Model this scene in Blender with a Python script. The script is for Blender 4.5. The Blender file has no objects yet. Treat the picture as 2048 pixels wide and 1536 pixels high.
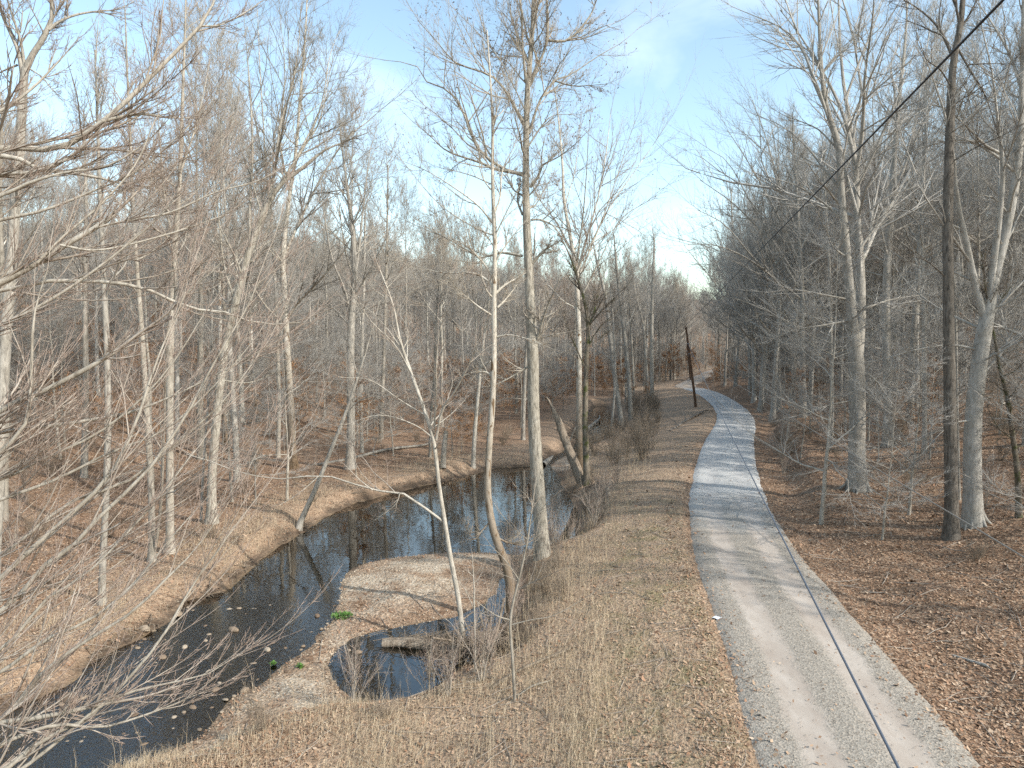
import bpy, math
import numpy as np
from mathutils import Vector

rng = np.random.default_rng(11)
S = bpy.context.scene
C = S.collection
F = 1422.0            # focal length in photo pixels (2048 wide)
CAM_H = 7.7
PITCH = math.radians(3.3)

# ------------------------------------------------------------------ camera
cd = bpy.data.cameras.new('camera')
cam = bpy.data.objects.new('camera', cd)
C.objects.link(cam)
cam.location = (0, 0, CAM_H)
cam.rotation_euler = (math.pi / 2 - PITCH, 0, 0)
cd.sensor_width = 36.0
cd.lens = 36.0 * F / 2048.0
cd.clip_start = 0.1
cd.clip_end = 5000.0
S.camera = cam

# ------------------------------------------------------------------ light
SUN_AZ, SUN_EL = math.radians(122), math.radians(36)
SKY_STRENGTH = 0.15
w = bpy.data.worlds.new('World')
S.world = w
w.use_nodes = True
nt = w.node_tree
nt.nodes.clear()
def N(tree, typ, **kw):
    n = tree.nodes.new(typ)
    for k, v in kw.items():
        if k in n.inputs.keys() if isinstance(k, str) else False:
            n.inputs[k].default_value = v
        else:
            setattr(n, k, v)
    return n
out = nt.nodes.new('ShaderNodeOutputWorld')
bg = nt.nodes.new('ShaderNodeBackground')
sky = nt.nodes.new('ShaderNodeTexSky')
sky.sky_type = 'NISHITA'
sky.sun_disc = False
sky.sun_elevation = SUN_EL
sky.sun_rotation = SUN_AZ
sky.air_density = 1.0
sky.dust_density = 1.0
sky.ozone_density = 1.6
# thin wisps of cloud spread evenly over the whole dome
tc = nt.nodes.new('ShaderNodeTexCoord')
mp = nt.nodes.new('ShaderNodeMapping')
mp.inputs["Location"].default_value = (1.7, 6.2, 2.2)
mp.inputs['Scale'].default_value = (1.0, 1.0, 2.6)
nz = nt.nodes.new('ShaderNodeTexNoise')
nz.inputs['Scale'].default_value = 2.4
nz.inputs['Detail'].default_value = 8.0
nz.inputs['Roughness'].default_value = 0.55
nz.inputs['Distortion'].default_value = 0.5
cr = nt.nodes.new('ShaderNodeValToRGB')
cr.color_ramp.elements[0].position = 0.53
cr.color_ramp.elements[0].color = (0, 0, 0, 1)
cr.color_ramp.elements[1].position = 0.93
cr.color_ramp.elements[1].color = (0.42, 0.42, 0.42, 1)
mx = nt.nodes.new('ShaderNodeMix')
mx.data_type = 'RGBA'
mx.inputs['B'].default_value = (8.2, 8.6, 9.0, 1)
L = nt.links.new
L(tc.outputs['Generated'], mp.inputs['Vector'])
L(mp.outputs['Vector'], nz.inputs['Vector'])
L(nz.outputs['Fac'], cr.inputs['Fac'])
L(cr.outputs['Color'], mx.inputs['Factor'])
tint = nt.nodes.new('ShaderNodeMix'); tint.data_type = 'RGBA'; tint.blend_type = 'MULTIPLY'
tint.inputs['Factor'].default_value = 1.0; tint.inputs['B'].default_value = (1.24, 1.19, 1.0, 1)
L(sky.outputs['Color'], tint.inputs['A'])
L(tint.outputs['Result'], mx.inputs['A'])
L(mx.outputs['Result'], bg.inputs['Color'])
bg.inputs['Strength'].default_value = SKY_STRENGTH
L(bg.outputs['Background'], out.inputs['Surface'])

sd = bpy.data.lights.new('sun', 'SUN')
sd.energy = 2.4
sd.angle = math.radians(0.53)
sd.color = (1.0, 0.975, 0.935)
sun = bpy.data.objects.new('sun', sd)
C.objects.link(sun)
sv = Vector((math.sin(SUN_AZ) * math.cos(SUN_EL), math.cos(SUN_AZ) * math.cos(SUN_EL), math.sin(SUN_EL)))
sun.rotation_euler = sv.to_track_quat('Z', 'Y').to_euler()
sun.location = (40, -20, 60)

S.view_settings.view_transform = 'Standard'
S.view_settings.look = 'None'
S.view_settings.exposure = 1.06
S.view_settings.gamma = 1.0
S.view_settings.use_curve_mapping = False
S.render.engine = 'CYCLES'
S.cycles.max_bounces = 4
S.cycles.diffuse_bounces = 2
S.cycles.glossy_bounces = 2
S.cycles.transparent_max_bounces = 8
S.cycles.use_denoising = False
S.cycles.caustics_reflective = False
S.cycles.caustics_refractive = False
S.cycles.sample_clamp_indirect = 4.0

# ------------------------------------------------------------------ pixel helpers
CP, SP = math.cos(PITCH), math.sin(PITCH)
def rays(px, py):
    dx = (np.asarray(px, float) - 1024) / F
    dy = (768 - np.asarray(py, float)) / F
    return np.stack([dx, CP + dy * SP, -SP + dy * CP], -1)
def P(px, py, depth):
    """world point seen at photo pixel (px, py), depth metres ahead"""
    d = rays(px, py)
    k = np.asarray(depth, float) / d[..., 1]
    p = d * k[..., None]
    p[..., 2] += CAM_H
    return p
def PZ(px, py, z):
    d = rays(px, py)
    k = (z - CAM_H) / d[..., 2]
    p = d * k[..., None]
    p[..., 2] += CAM_H
    return p
def project(p):
    p = np.asarray(p, float)
    x, y, z = p[..., 0], p[..., 1], p[..., 2] - CAM_H
    d = y * CP - z * SP
    u = y * SP + z * CP
    return 1024 + F * x / d, 768 - F * u / d

# ------------------------------------------------------------------ small maths
def smooth(a, b, x):
    t = np.clip((x - a) / (b - a), 0, 1)
    return t * t * (3 - 2 * t)
def hash2(ix, iy, seed):
    h = (ix.astype(np.int64) * 374761393 + iy.astype(np.int64) * 668265263 + seed * 974711) & 0x7fffffff
    h = ((h ^ (h >> 13)) * 1274126177) & 0x7fffffff
    return ((h ^ (h >> 16)) & 0xffff) / 65535.0
def vnoise(x, y, seed=0):
    x0, y0 = np.floor(x), np.floor(y)
    fx, fy = x - x0, y - y0
    fx, fy = fx * fx * (3 - 2 * fx), fy * fy * (3 - 2 * fy)
    a = hash2(x0, y0, seed); b = hash2(x0 + 1, y0, seed)
    c = hash2(x0, y0 + 1, seed); d = hash2(x0 + 1, y0 + 1, seed)
    return (a * (1 - fx) + b * fx) * (1 - fy) + (c * (1 - fx) + d * fx) * fy * 1.0
def fbm(x, y, seed=0, o=4):
    s, a, t = 0, 1.0, 0
    for i in range(o):
        s = s + a * vnoise(x * 2 ** i, y * 2 ** i, seed + i); t += a; a *= .5
    return s / t - .5
def catmull(pts, n):
    """resample a polyline (m, k) through a Catmull-Rom curve to n points, even in length"""
    p = np.asarray(pts, float)
    if len(p) < 2:
        return np.repeat(p, n, 0)
    q = np.vstack([2 * p[0] - p[1], p, 2 * p[-1] - p[-2]])
    o = []
    for i in range(len(p) - 1):
        a, b, c, d = q[i:i + 4]
        t = np.linspace(0, 1, 9)[:-1, None]
        o.append(.5 * (2 * b + (c - a) * t + (2 * a - 5 * b + 4 * c - d) * t ** 2 + (3 * b - a - 3 * c + d) * t ** 3))
    o = np.vstack(o + [p[-1:]])
    s = np.r_[0, np.cumsum(np.linalg.norm(np.diff(o[:, :3], axis=0), axis=1))]
    u = np.linspace(0, s[-1], n)
    return np.stack([np.interp(u, s, o[:, k]) for k in range(o.shape[1])], 1)
def sdf_poly(x, y, poly):
    """signed distance to a closed polygon, negative inside"""
    shp = x.shape
    x, y = x.ravel(), y.ravel()
    d = np.full(x.shape, 1e18); ins = np.zeros(x.shape, bool)
    n = len(poly)
    for i in range(n):
        ax, ay = poly[i]; bx, by = poly[(i + 1) % n]
        ex, ey = bx - ax, by - ay
        t = np.clip(((x - ax) * ex + (y - ay) * ey) / (ex * ex + ey * ey + 1e-12), 0, 1)
        d = np.minimum(d, (x - ax - t * ex) ** 2 + (y - ay - t * ey) ** 2)
        c = ((ay > y) != (by > y))
        with np.errstate(divide='ignore', invalid='ignore'):
            ins ^= c & (x < (bx - ax) * (y - ay) / (by - ay + 1e-18) + ax)
    d = np.sqrt(d)
    return np.where(ins, -d, d).reshape(shp)

# ------------------------------------------------------------------ plan of the place
WATER = -1.6
road_px = [(1745,1536),(1668,1400),(1610,1300),(1550,1200),(1491,1100),(1460,1016),(1456,1000),(1452,930),(1459,880),(1470,850),(1469,830),
           (1454,810),(1433,795),(1414,785),(1392,778),(1370,772),(1384,763),(1398,755),(1411,749),(1424,743)]
rp = PZ(np.array([a for a, b in road_px]), np.array([b for a, b in road_px]), 0.0)[:, :2]
road_c = np.vstack([[(2.0, -60), (3.2, -25), (5.3, 3)], rp, [(72, 235), (92, 285), (115, 340)]])
road_c = catmull(road_c, 420)
_t = np.gradient(road_c, axis=0); _t /= np.linalg.norm(_t, axis=1)[:, None]
road_n = np.stack([_t[:, 1], -_t[:, 0]], 1)         # points to the right
road_s = np.r_[0, np.cumsum(np.linalg.norm(np.diff(road_c, axis=0), axis=1))]
def road_dist(x, y):
    """signed distance to the road's middle line (right positive)"""
    x, y = np.asarray(x, float), np.asarray(y, float)
    shp = x.shape; x, y = x.ravel(), y.ravel()
    o = np.empty(x.shape)
    for i in range(0, len(x), 20000):
        sl = slice(i, i + 20000)
        dx = x[sl, None] - road_c[None, :, 0]; dy = y[sl, None] - road_c[None, :, 1]
        d2 = dx * dx + dy * dy
        k = d2.argmin(1); ar = np.arange(len(k))
        sg = dx[ar, k] * road_n[k, 0] + dy[ar, k] * road_n[k, 1]
        o[sl] = np.sign(sg) * np.sqrt(d2[ar, k])
    return o.reshape(shp)
def plan(px, z=WATER):
    a = np.array(px, float)
    return PZ(a[:, 0], a[:, 1], z)[:, :2]
creek = np.vstack([[(-40, -2), (-24, 8)], plan([(-60,1460),(20,1419),(113,1378),(164,1344),(205,1313),(290,1272),(342,1235),(369,1203),
    (455,1180),(526,1115),(602,1067),(640,1040),(700,1010),(790,985),(870,967),(950,948),(990,936),(1060,933),(1085,926),(1110,910),(1140,893),
    (1155,884),(1140,872),(1150,860),(1165,850),(1172,838),(1180,826),(1192,812),(1212,812),(1222,828),(1234,842),(1240,858),(1215,870),(1200,882),(1178,893),(1150,905),
    (1120,917),(1098,931),(1121,958),(1135,988),(1158,1026),(1156,1070),(1140,1092),(1105,1104),(1050,1108),(920,1105),(800,1113),(715,1130),(692,1150),
    (680,1180),(674,1215),(660,1245),(630,1285),(585,1320),(545,1350),(520,1375),(470,1388),(445,1415),(425,1450),(385,1480),(320,1510),(220,1545),(100,1600)]),
    [(-14, 7), (-30, -8)]])
pool = plan([(672,1302),(685,1289),(710,1277),(746,1267),(807,1253),(868,1240),(910,1233),(954,1213),(978,1201),(992,1189),(997,1165),(1003,1150),
    (1013,1150),(1018,1180),(1016,1215),(1003,1240),(995,1270),(988,1310),(960,1330),(917,1338),(881,1367),(820,1393),(771,1402),(722,1405),(693,1388),(671,1367),(664,1343),(666,1318)])
bar = plan([(676,1140),(800,1106),(920,1098),(1050,1102),(1040,1130),(1006,1150),(988,1195),(910,1236),(746,1270),(690,1292),(672,1340),(690,1390),
    (640,1430),(560,1450),(470,1490),(400,1536),(330,1536),(440,1415),(520,1365),(640,1260)], WATER + .25)
sand = plan([(1088,934),(1130,910),(1168,903),(1170,930),(1140,942)], WATER + .2)

def axis(lo, a, b, hi, d, g0, g1):
    v = list(np.arange(a, b + 1e-6, d)); s = d
    while v[-1] < hi:
        s *= g1; v.append(v[-1] + s)
    s = d; l = []
    x = a
    while x > lo:
        s *= g0; x -= s; l.append(x)
    return np.array(l[::-1] + v)
XS = axis(-700, -18, 20, 700, .32, 1.055, 1.05)
YS = axis(-300, 11, 46, 1500, .31, 1.1, 1.028)
GX, GY = np.meshgrid(XS, YS)
RD = road_dist(GX, GY)
jx = GX + .35 * fbm(GX * .9, GY * .9, 3); jy = GY + .35 * fbm(GX * .9, GY * .9, 4)
SDC = sdf_poly(jx, jy, creek)
SDP = sdf_poly(jx, jy, pool)
SDW = np.minimum(SDC, SDP)
BAR = np.maximum(smooth(.5, -.7, sdf_poly(GX, GY, bar)), smooth(.5, -.3, sdf_poly(GX, GY, sand)))
dl = -RD - 1.9
big = fbm(GX * .06, GY * .06, 20, 3)
zl = -.95 * smooth(.6, 7.5, dl) * (1 - .35 * smooth(60, 90, GY))
v = np.clip(dl - 24, 0, None) + 60 * smooth(230, 480, GY)
vj = np.clip(v - 6 + 10 * big, 0, None)
zl = zl + 18 * smooth(0, 120, vj) + 30 * smooth(100, 380, vj) + .9 * smooth(0, 14, vj) + 2.6 * big * smooth(5, 40, v)
dr = RD - 1.9
cut = .25 + .8 * smooth(28, 42, GY) * (1 - .4 * smooth(110, 140, GY))
zr = -.12 * smooth(.1, .7, dr) + cut * smooth(1.3, 3.1, dr) + .23 * np.log1p(np.exp(np.clip(dr - 5, -30, 200)))
zr = np.where(dr > 50, zr * 1.0, zr)
zr = 40 * (1 - np.exp(-zr / 40)) + 2.2 * big * smooth(6, 40, dr)
Z = np.where(RD < 0, zl, zr)
Z += .18 * fbm(GX * .35, GY * .35, 30) * smooth(2.2, 4, np.abs(RD)) + .10 * fbm(GX * 1.4, GY * 1.4, 31) * smooth(2.0, 3.0, np.abs(RD))
# creek, banks and gravel bar
fp = np.where(BAR > 0, Z * (1 - BAR) + (WATER + .26 + .22 * fbm(GX * .5, GY * .5, 40) * smooth(.2, 1.6, SDW)) * BAR, Z)
LEFTB = smooth(.8, -.8, GX - np.interp(GY, [10, 18, 24, 30, 40, 50, 60, 80, 100], [-14, -11.5, -8.5, -5, -1, 1.5, 4, 8, 12]))   # the undercut far bank
bankw = (1.6 + (-.3 + 2.2 * fbm(GX * .45, GY * .45, 45)) * LEFTB) * (1 - BAR) + 2.6 * BAR
bankw = np.maximum(bankw, .55)
edge = smooth(0, 1, SDW / bankw)
Zb = WATER + (fp - WATER) * (.12 * np.clip(SDW / .25, 0, 1) + .88 * edge)
depth = np.where(SDP < 0, .38, np.where(GY < 24.5, .10, np.where(GY > 55, .09, .5)))
wd = np.where(GY < 24.5, 1.2, 2.2)
bed = WATER - .02 - depth * smooth(0, 1, -SDW / wd) + .05 * fbm(GX * 2, GY * 2, 50) * smooth(0, .6, -SDW)
Z = np.where(SDW < 0, bed, np.where(SDW < bankw, Zb, fp))
# road bed
kr = smooth(2.25, 1.75, np.abs(RD))
Z = Z * (1 - kr) + (-.10) * kr
Z = np.where(GY > 1100, Z - 0.0, Z)
def interp(A, x, y):
    x, y = np.asarray(x, float), np.asarray(y, float)
    i = np.clip(np.searchsorted(XS, x) - 1, 0, len(XS) - 2); j = np.clip(np.searchsorted(YS, y) - 1, 0, len(YS) - 2)
    u = np.clip((x - XS[i]) / (XS[i + 1] - XS[i]), 0, 1); t = np.clip((y - YS[j]) / (YS[j + 1] - YS[j]), 0, 1)
    return (A[j, i] * (1 - u) + A[j, i + 1] * u) * (1 - t) + (A[j + 1, i] * (1 - u) + A[j + 1, i + 1] * u) * t
def hz(x, y): return interp(Z, x, y)
def surf(x, y):
    """ground or road, whichever lies on top"""
    d = interp(RD, x, y); w_ = 1.92 + .3 * smooth(40, 5, y)
    zr_ = .05 * (1 - (d / 2) ** 2) - .13 * smooth(.86, 1, np.abs(d) / w_)
    return np.where(np.abs(d) < w_, np.maximum(hz(x, y), zr_), hz(x, y))
def G(px, py):
    """ground point seen at a photo pixel"""
    d = rays(px, py)
    t = np.geomspace(5, 400, 6000)
    p = d[None] * t[:, None]; p[:, 2] += CAM_H
    k = np.argmax(p[:, 2] < np.maximum(hz(p[:, 0], p[:, 1]), WATER))
    q = p[k]
    return np.array([q[0], q[1], hz(q[0], q[1])])

# ------------------------------------------------------------------ mesh helpers
def mesh_from(name, co, quads=None, tris=None, mats=(), smooth_shade=True, attrs=None):
    me = bpy.data.meshes.new(name)
    nq = 0 if quads is None else len(quads); ntr = 0 if tris is None else len(tris)
    me.vertices.add(len(co)); me.vertices.foreach_set('co', np.ascontiguousarray(co, np.float32).ravel())
    loops = np.concatenate([np.asarray(quads, np.int32).ravel() if nq else np.zeros(0, np.int32), np.asarray(tris, np.int32).ravel() if ntr else np.zeros(0, np.int32)])
    me.loops.add(len(loops)); me.loops.foreach_set('vertex_index', loops)
    me.polygons.add(nq + ntr)
    me.polygons.foreach_set('loop_start', np.r_[np.arange(nq) * 4, nq * 4 + np.arange(ntr) * 3].astype(np.int32))
    if smooth_shade:
        me.polygons.foreach_set('use_smooth', np.ones(nq + ntr, bool))
    for k, a in (attrs or {}).items():
        if a.ndim == 1:
            at = me.attributes.new(k, 'FLOAT', 'POINT'); at.data.foreach_set('value', a.astype(np.float32))
        else:
            at = me.attributes.new(k, 'FLOAT_VECTOR', 'POINT'); at.data.foreach_set('vector', a.astype(np.float32).ravel())
    for m in mats: me.materials.append(m)
    me.update(calc_edges=True)
    return me
def link(name, data, parent=None, loc=(0, 0, 0)):
    o = bpy.data.objects.new(name, data)
    C.objects.link(o)
    o.location = loc
    if parent is not None: o.parent = parent
    return o
def tag(o, label=None, cat=None, group=None, kind=None):
    if label: o['label'] = label
    if cat: o['category'] = cat
    if group: o['group'] = group
    if kind: o['kind'] = kind
    return o

def tubes(Cp, R, sides, wob=0.0):
    """tubes round m polylines Cp (m,K,3) of radius R (m,K): vertices, quads"""
    m, K = R.shape
    T = np.gradient(Cp, axis=1)
    T /= np.linalg.norm(T, axis=2, keepdims=True) + 1e-9
    mt = T.mean(1)
    ref = np.where((np.abs(mt[:, 2]) < .75)[:, None], np.array([[0, 0, 1.]]), np.array([[1., 0, 0]]))
    U = np.cross(T, ref[:, None, :]); U /= np.linalg.norm(U, axis=2, keepdims=True) + 1e-9
    V = np.cross(T, U)
    a = np.arange(sides) / sides * 2 * np.pi
    rad = np.repeat(R[:, :, None], sides, 2)
    if wob:
        rad = rad * (1 + wob * (np.sin(3 * a + 1.3)[None, None] * .5 + .6 * np.sin(2 * a[None, None] + np.linspace(0, 5, K)[None, :, None]) + rng.normal(0, .35, rad.shape)))
    co = Cp[:, :, None] + rad[..., None] * (np.cos(a)[None, None, :, None] * U[:, :, None] + np.sin(a)[None, None, :, None] * V[:, :, None])
    b = (np.arange(m) * K * sides)[:, None, None] + (np.arange(K - 1) * sides)[None, :, None]
    i = np.arange(sides)[None, None]; j = (i + 1) % sides
    q = np.stack([b + i, b + j, b + sides + j, b + sides + i], -1).reshape(-1, 4)
    return co.reshape(-1, 3), q
def spikes(Cp, R, sides=3):
    """like tubes, but every branch runs out to a point: vertices, quads, triangles"""
    m, K = R.shape
    co, q = tubes(Cp, R, sides)
    co = co.reshape(m, K * sides, 3)
    tipv = Cp[:, -1][:, None]
    co = np.concatenate([co[:, :(K - 1) * sides], tipv], 1)
    st = (K - 1) * sides + 1
    i = np.arange(sides)[None]; j = (i + 1) % sides
    b = (np.arange(m) * st)[:, None]
    last = b + (K - 2) * sides
    t = np.stack([last + i, last + j, np.broadcast_to(b + st - 1, (m, sides))], -1).reshape(-1, 3)
    if K > 2:
        bb = (np.arange(m) * st)[:, None, None] + (np.arange(K - 2) * sides)[None, :, None]
        ii, jj = i[None], j[None]
        q = np.stack([bb + ii, bb + jj, bb + sides + jj, bb + sides + ii], -1).reshape(-1, 4)
    else:
        q = np.zeros((0, 4), int)
    return co.reshape(-1, 3), q, t
class Soup:
    def __init__(s): s.c, s.q, s.n, s.k, s.t = [], [], 0, [], []
    def add(s, co, q, t=None, tip=0.0):
        s.c.append(co); s.q.append(q + s.n)
        if t is not None: s.t.append(t + s.n)
        s.n += len(co)
        s.k.append(np.full(len(co), tip) if np.isscalar(tip) else tip)
        return s
    def mesh(s, name, mats):
        return mesh_from(name, np.vstack(s.c), np.vstack(s.q), np.vstack(s.t) if s.t else None, mats, True, {'tip': np.concatenate(s.k)})

def unit(a): return a / (np.linalg.norm(a, axis=-1, keepdims=True) + 1e-9)
def grow(Pc, R, counts, t0, ang, asd, length, K=4, up=.15, curve=.05, wig=.12, rk=.6, rmin=.004, rmax=1e9, taper=.35, tp=1.0, flat=0.0, fall=.55):
    """children of the branches Pc (n,K0,3); length: ratio to the parent's"""
    n, K0, _ = Pc.shape
    counts = np.broadcast_to(np.asarray(counts), (n,))
    idx = np.repeat(np.arange(n), counts)
    nr = len(idx)
    idx = np.r_[idx, np.arange(n)]          # and one shoot carrying on from every tip
    m = len(idx)
    t = np.r_[t0 + (1 - t0) * rng.random(nr) ** tp, np.full(n, .97)]
    f = t * (K0 - 1); i = np.clip(f.astype(int), 0, K0 - 2); u = (f - i)[:, None]
    a, b = Pc[idx, i], Pc[idx, i + 1]
    pos = a * (1 - u) + b * u
    tan = unit(b - a)
    pr = R[idx, i] * (1 - u[:, 0]) + R[idx, i + 1] * u[:, 0]
    ref = np.where((np.abs(tan[:, 2]) < .85)[:, None], np.array([[0, 0, 1.]]), np.array([[1., 0, 0]]))
    U = unit(np.cross(tan, ref)); V = np.cross(tan, U)
    phi = rng.random(m) * 2 * np.pi
    if flat:   # sprays lie mostly in the horizontal plane
        phi = np.where(rng.random(m) < flat, np.where(rng.random(m) < .5, 0, np.pi) + rng.normal(0, .35, m), phi)
    th = np.clip(rng.normal(ang, asd, m), .1, 1.6)
    th[nr:] = .12
    d = np.cos(th)[:, None] * tan + np.sin(th)[:, None] * (np.cos(phi)[:, None] * U + np.sin(phi)[:, None] * V)
    d[:, 2] += up
    d = unit(d)
    pl = np.linalg.norm(np.diff(Pc, axis=1), axis=2).sum(1)[idx]
    ln = pl * length * np.where(np.arange(m) < nr, 1 - fall * (t - t0) / (1 - t0 + 1e-6), .85) * rng.uniform(.6, 1.15, m)
    pts = [pos]
    st = (ln / (K - 1))[:, None]
    for k in range(K - 1):
        pts.append(pts[-1] + d * st)
        d = d + rng.normal(0, wig, (m, 3)); d[:, 2] += curve
        d = unit(d)
    o = np.stack(pts, 1)
    r0 = np.clip(np.minimum(pr * rk, ln * .022 + rmin), rmin, rmax)
    r0[nr:] = np.maximum(pr[nr:] * .95, rmin)
    Ro = r0[:, None] * np.linspace(1, taper, K)[None]
    return o, np.maximum(Ro, rmin * .55)

# ------------------------------------------------------------------ materials
def mat(name):
    m = bpy.data.materials.new(name); m.use_nodes = True
    t = m.node_tree; t.nodes.clear()
    o = t.nodes.new('ShaderNodeOutputMaterial'); b = t.nodes.new('ShaderNodeBsdfPrincipled')
    t.links.new(b.outputs[0], o.inputs[0])
    b.inputs['Specular IOR Level'].default_value = .25
    return m, t, b, t.links.new
def noise(t, vec, scale, detail=4, rough=.55, dist=0):
    n = t.nodes.new('ShaderNodeTexNoise')
    n.inputs['Scale'].default_value = scale; n.inputs['Detail'].default_value = detail
    n.inputs['Roughness'].default_value = rough; n.inputs['Distortion'].default_value = dist
    if vec is not None: t.links.new(vec, n.inputs['Vector'])
    return n
def ramp(t, fac, stops):
    r = t.nodes.new('ShaderNodeValToRGB'); e = r.color_ramp.elements
    while len(e) < len(stops): e.new(.5)
    for k, (p, c) in enumerate(stops):
        e[k].position = p; e[k].color = (*c, 1) if len(c) == 3 else c
    if fac is not None: t.links.new(fac, r.inputs['Fac'])
    return r
def mixc(t, fac, a, b, mode='MIX'):
    m = t.nodes.new('ShaderNodeMix'); m.data_type = 'RGBA'; m.blend_type = mode
    for s, v in (('Factor', fac), ('A', a), ('B', b)):
        if isinstance(v, (int, float)): m.inputs[s].default_value = v
        elif isinstance(v, tuple): m.inputs[s].default_value = (*v, 1)
        else: t.links.new(v, m.inputs[s])
    return m.outputs['Result']
def math_(t, op, a, b=None, clamp=False):
    m = t.nodes.new('ShaderNodeMath'); m.operation = op; m.use_clamp = clamp
    for i, v in enumerate((a, b)):
        if v is None: continue
        if isinstance(v, (int, float)): m.inputs[i].default_value = v
        else: t.links.new(v, m.inputs[i])
    return m.outputs[0]
def coords(t, scale=(1, 1, 1), which='Object'):
    c = t.nodes.new('ShaderNodeTexCoord'); m = t.nodes.new('ShaderNodeMapping')
    m.inputs['Scale'].default_value = scale
    t.links.new(c.outputs[which], m.inputs['Vector'])
    return m.outputs['Vector']
def attr(t, name, out='Fac'):
    a = t.nodes.new('ShaderNodeAttribute'); a.attribute_name = name
    return a.outputs[out]
def bump(t, b, h, strength, dist):
    n = t.nodes.new('ShaderNodeBump'); n.inputs['Strength'].default_value = strength; n.inputs['Distance'].default_value = dist
    t.links.new(h, n.inputs['Height']); t.links.new(n.outputs['Normal'], b.inputs['Normal'])

def bark(name, light, mid, dark, fissure=.5, blotch=None, blotch_at=.6, moss=0.0, twig=None):
    m, t, b, K = mat(name)
    v = coords(t, (1, 1, .22)); v2 = coords(t, (1, 1, .8)); 
    f = noise(t, v, 14, 6, .65, .4)
    g = noise(t, v2, 2.2, 5, .6)
    c1 = ramp(t, f.outputs['Fac'], [(.34, dark), (.5, mid), (.68, light)]).outputs['Color']
    tone = ramp(t, g.outputs['Fac'], [(.3, (.78, .76, .72)), (.7, (1.12, 1.12, 1.12))]).outputs['Color']
    c = mixc(t, 1.0, c1, tone, 'MULTIPLY')
    if blotch:
        h = noise(t, coords(t, (1, 1, .35)), 5.0, 3, .5, .8)
        k = ramp(t, h.outputs['Fac'], [(blotch_at - .02, (0, 0, 0)), (blotch_at + .02, (1, 1, 1))]).outputs['Color']
        sep = t.nodes.new('ShaderNodeSeparateXYZ'); t.links.new(coords(t), sep.inputs[0])
        low = math_(t, 'SUBTRACT', 1.0, math_(t, 'DIVIDE', sep.outputs['Z'], 9.0), True)
        k2 = mixc(t, low, k, (1, 1, 1))
        c = mixc(t, k2, c, mixc(t, f.outputs['Fac'], blotch, tuple(.55 * q for q in blotch)))
    if moss:
        h = noise(t, v2, 1.7, 4, .6)
        k = ramp(t, h.outputs['Fac'], [(1 - moss - .04, (0, 0, 0)), (1 - moss + .06, (1, 1, 1))]).outputs['Color']
        c = mixc(t, k, c, (.09, .10, .035))
    if twig:
        c = mixc(t, attr(t, 'tip'), c, twig)
    oi = t.nodes.new('ShaderNodeObjectInfo')
    var = ramp(t, oi.outputs['Random'], [(0, (.74, .72, .68)), (.5, (.98, .95, .9)), (1, (1.16, 1.15, 1.12))]).outputs['Color']
    c = mixc(t, 1.0, c, var, 'MULTIPLY')
    K(c, b.inputs['Base Color']); b.inputs['Roughness'].default_value = .85
    bump(t, b, f.outputs['Fac'], fissure, .03)
    return m
TW = (.32, .30, .272)
M_GREY = bark('grey_bark', (.45, .425, .385), (.35, .33, .295), (.17, .157, .14), .5, twig=TW)
M_BEECH = bark('smooth_beech_bark', (.45, .43, .395), (.39, .37, .335), (.27, .255, .23), .15, moss=.30, twig=(.325, .31, .285))
M_SYC = bark('sycamore_bark', (.68, .645, .58), (.58, .545, .48), (.36, .325, .275), .3, blotch=(.24, .165, .10), blotch_at=.62, twig=(.42, .365, .295))
M_FURROW = bark('furrowed_bark', (.53, .50, .44), (.39, .365, .315), (.15, .137, .115), .9, moss=.24, twig=(.34, .29, .235))
M_DARK = bark('dark_furrowed_bark', (.27, .245, .215), (.19, .17, .148), (.08, .07, .06), .9, moss=.2, twig=(.17, .14, .115))
M_MOSSY = bark('mossy_bark', (.30, .265, .215), (.22, .19, .15), (.09, .075, .06), .7, moss=.45, twig=(.21, .17, .135))
M_PALE = bark('pale_twig_bark', (.48, .45, .40), (.41, .38, .33), (.25, .225, .19), .3, twig=(.31, .235, .19))
M_BRUSH = bark('brush_bark', (.33, .275, .21), (.26, .21, .16), (.15, .115, .085), .2, twig=(.27, .215, .16))
M_DEAD = bark('dead_wood', (.36, .31, .25), (.27, .22, .17), (.11, .085, .065), .8, moss=.22)
M_POLE = bark('weathered_pole_wood', (.19, .12, .08), (.14, .085, .055), (.06, .035, .025), .6)

def leafmat(name, stops, rough=.7, trans=.0):
    m, t, b, K = mat(name)
    g = t.nodes.new('ShaderNodeNewGeometry')
    c = ramp(t, g.outputs['Random Per Island'], stops).outputs['Color']
    K(c, b.inputs['Base Color']); b.inputs['Roughness'].default_value = rough
    b.inputs['Specular IOR Level'].default_value = .2
    return m
M_LEAF = leafmat('fallen_leaf', [(0, (.16, .095, .058)), (.2, (.25, .15, .09)), (.4, (.33, .21, .13)), (.6, (.41, .28, .18)), (.78, (.47, .345, .235)), (.92, (.32, .165, .09)), (1, (.53, .42, .305))])
M_MARC = leafmat('clinging_beech_leaf', [(0, (.25, .13, .06)), (.35, (.36, .19, .09)), (.7, (.45, .27, .14)), (1, (.30, .145, .07))])
M_GRASS = leafmat('dry_grass', [(0, (.33, .25, .16)), (.4, (.51, .405, .27)), (.8, (.62, .51, .355)), (1, (.42, .325, .215))])
M_GREEN = leafmat('green_grass', [(0, (.085, .11, .03)), (.5, (.13, .16, .045)), (1, (.19, .21, .075))])
M_CRESS = leafmat('green_leaf', [(0, (.08, .17, .03)), (1, (.17, .30, .07))])
M_POD = leafmat('seed_pod', [(0, (.12, .08, .05)), (1, (.24, .17, .11))])
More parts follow.
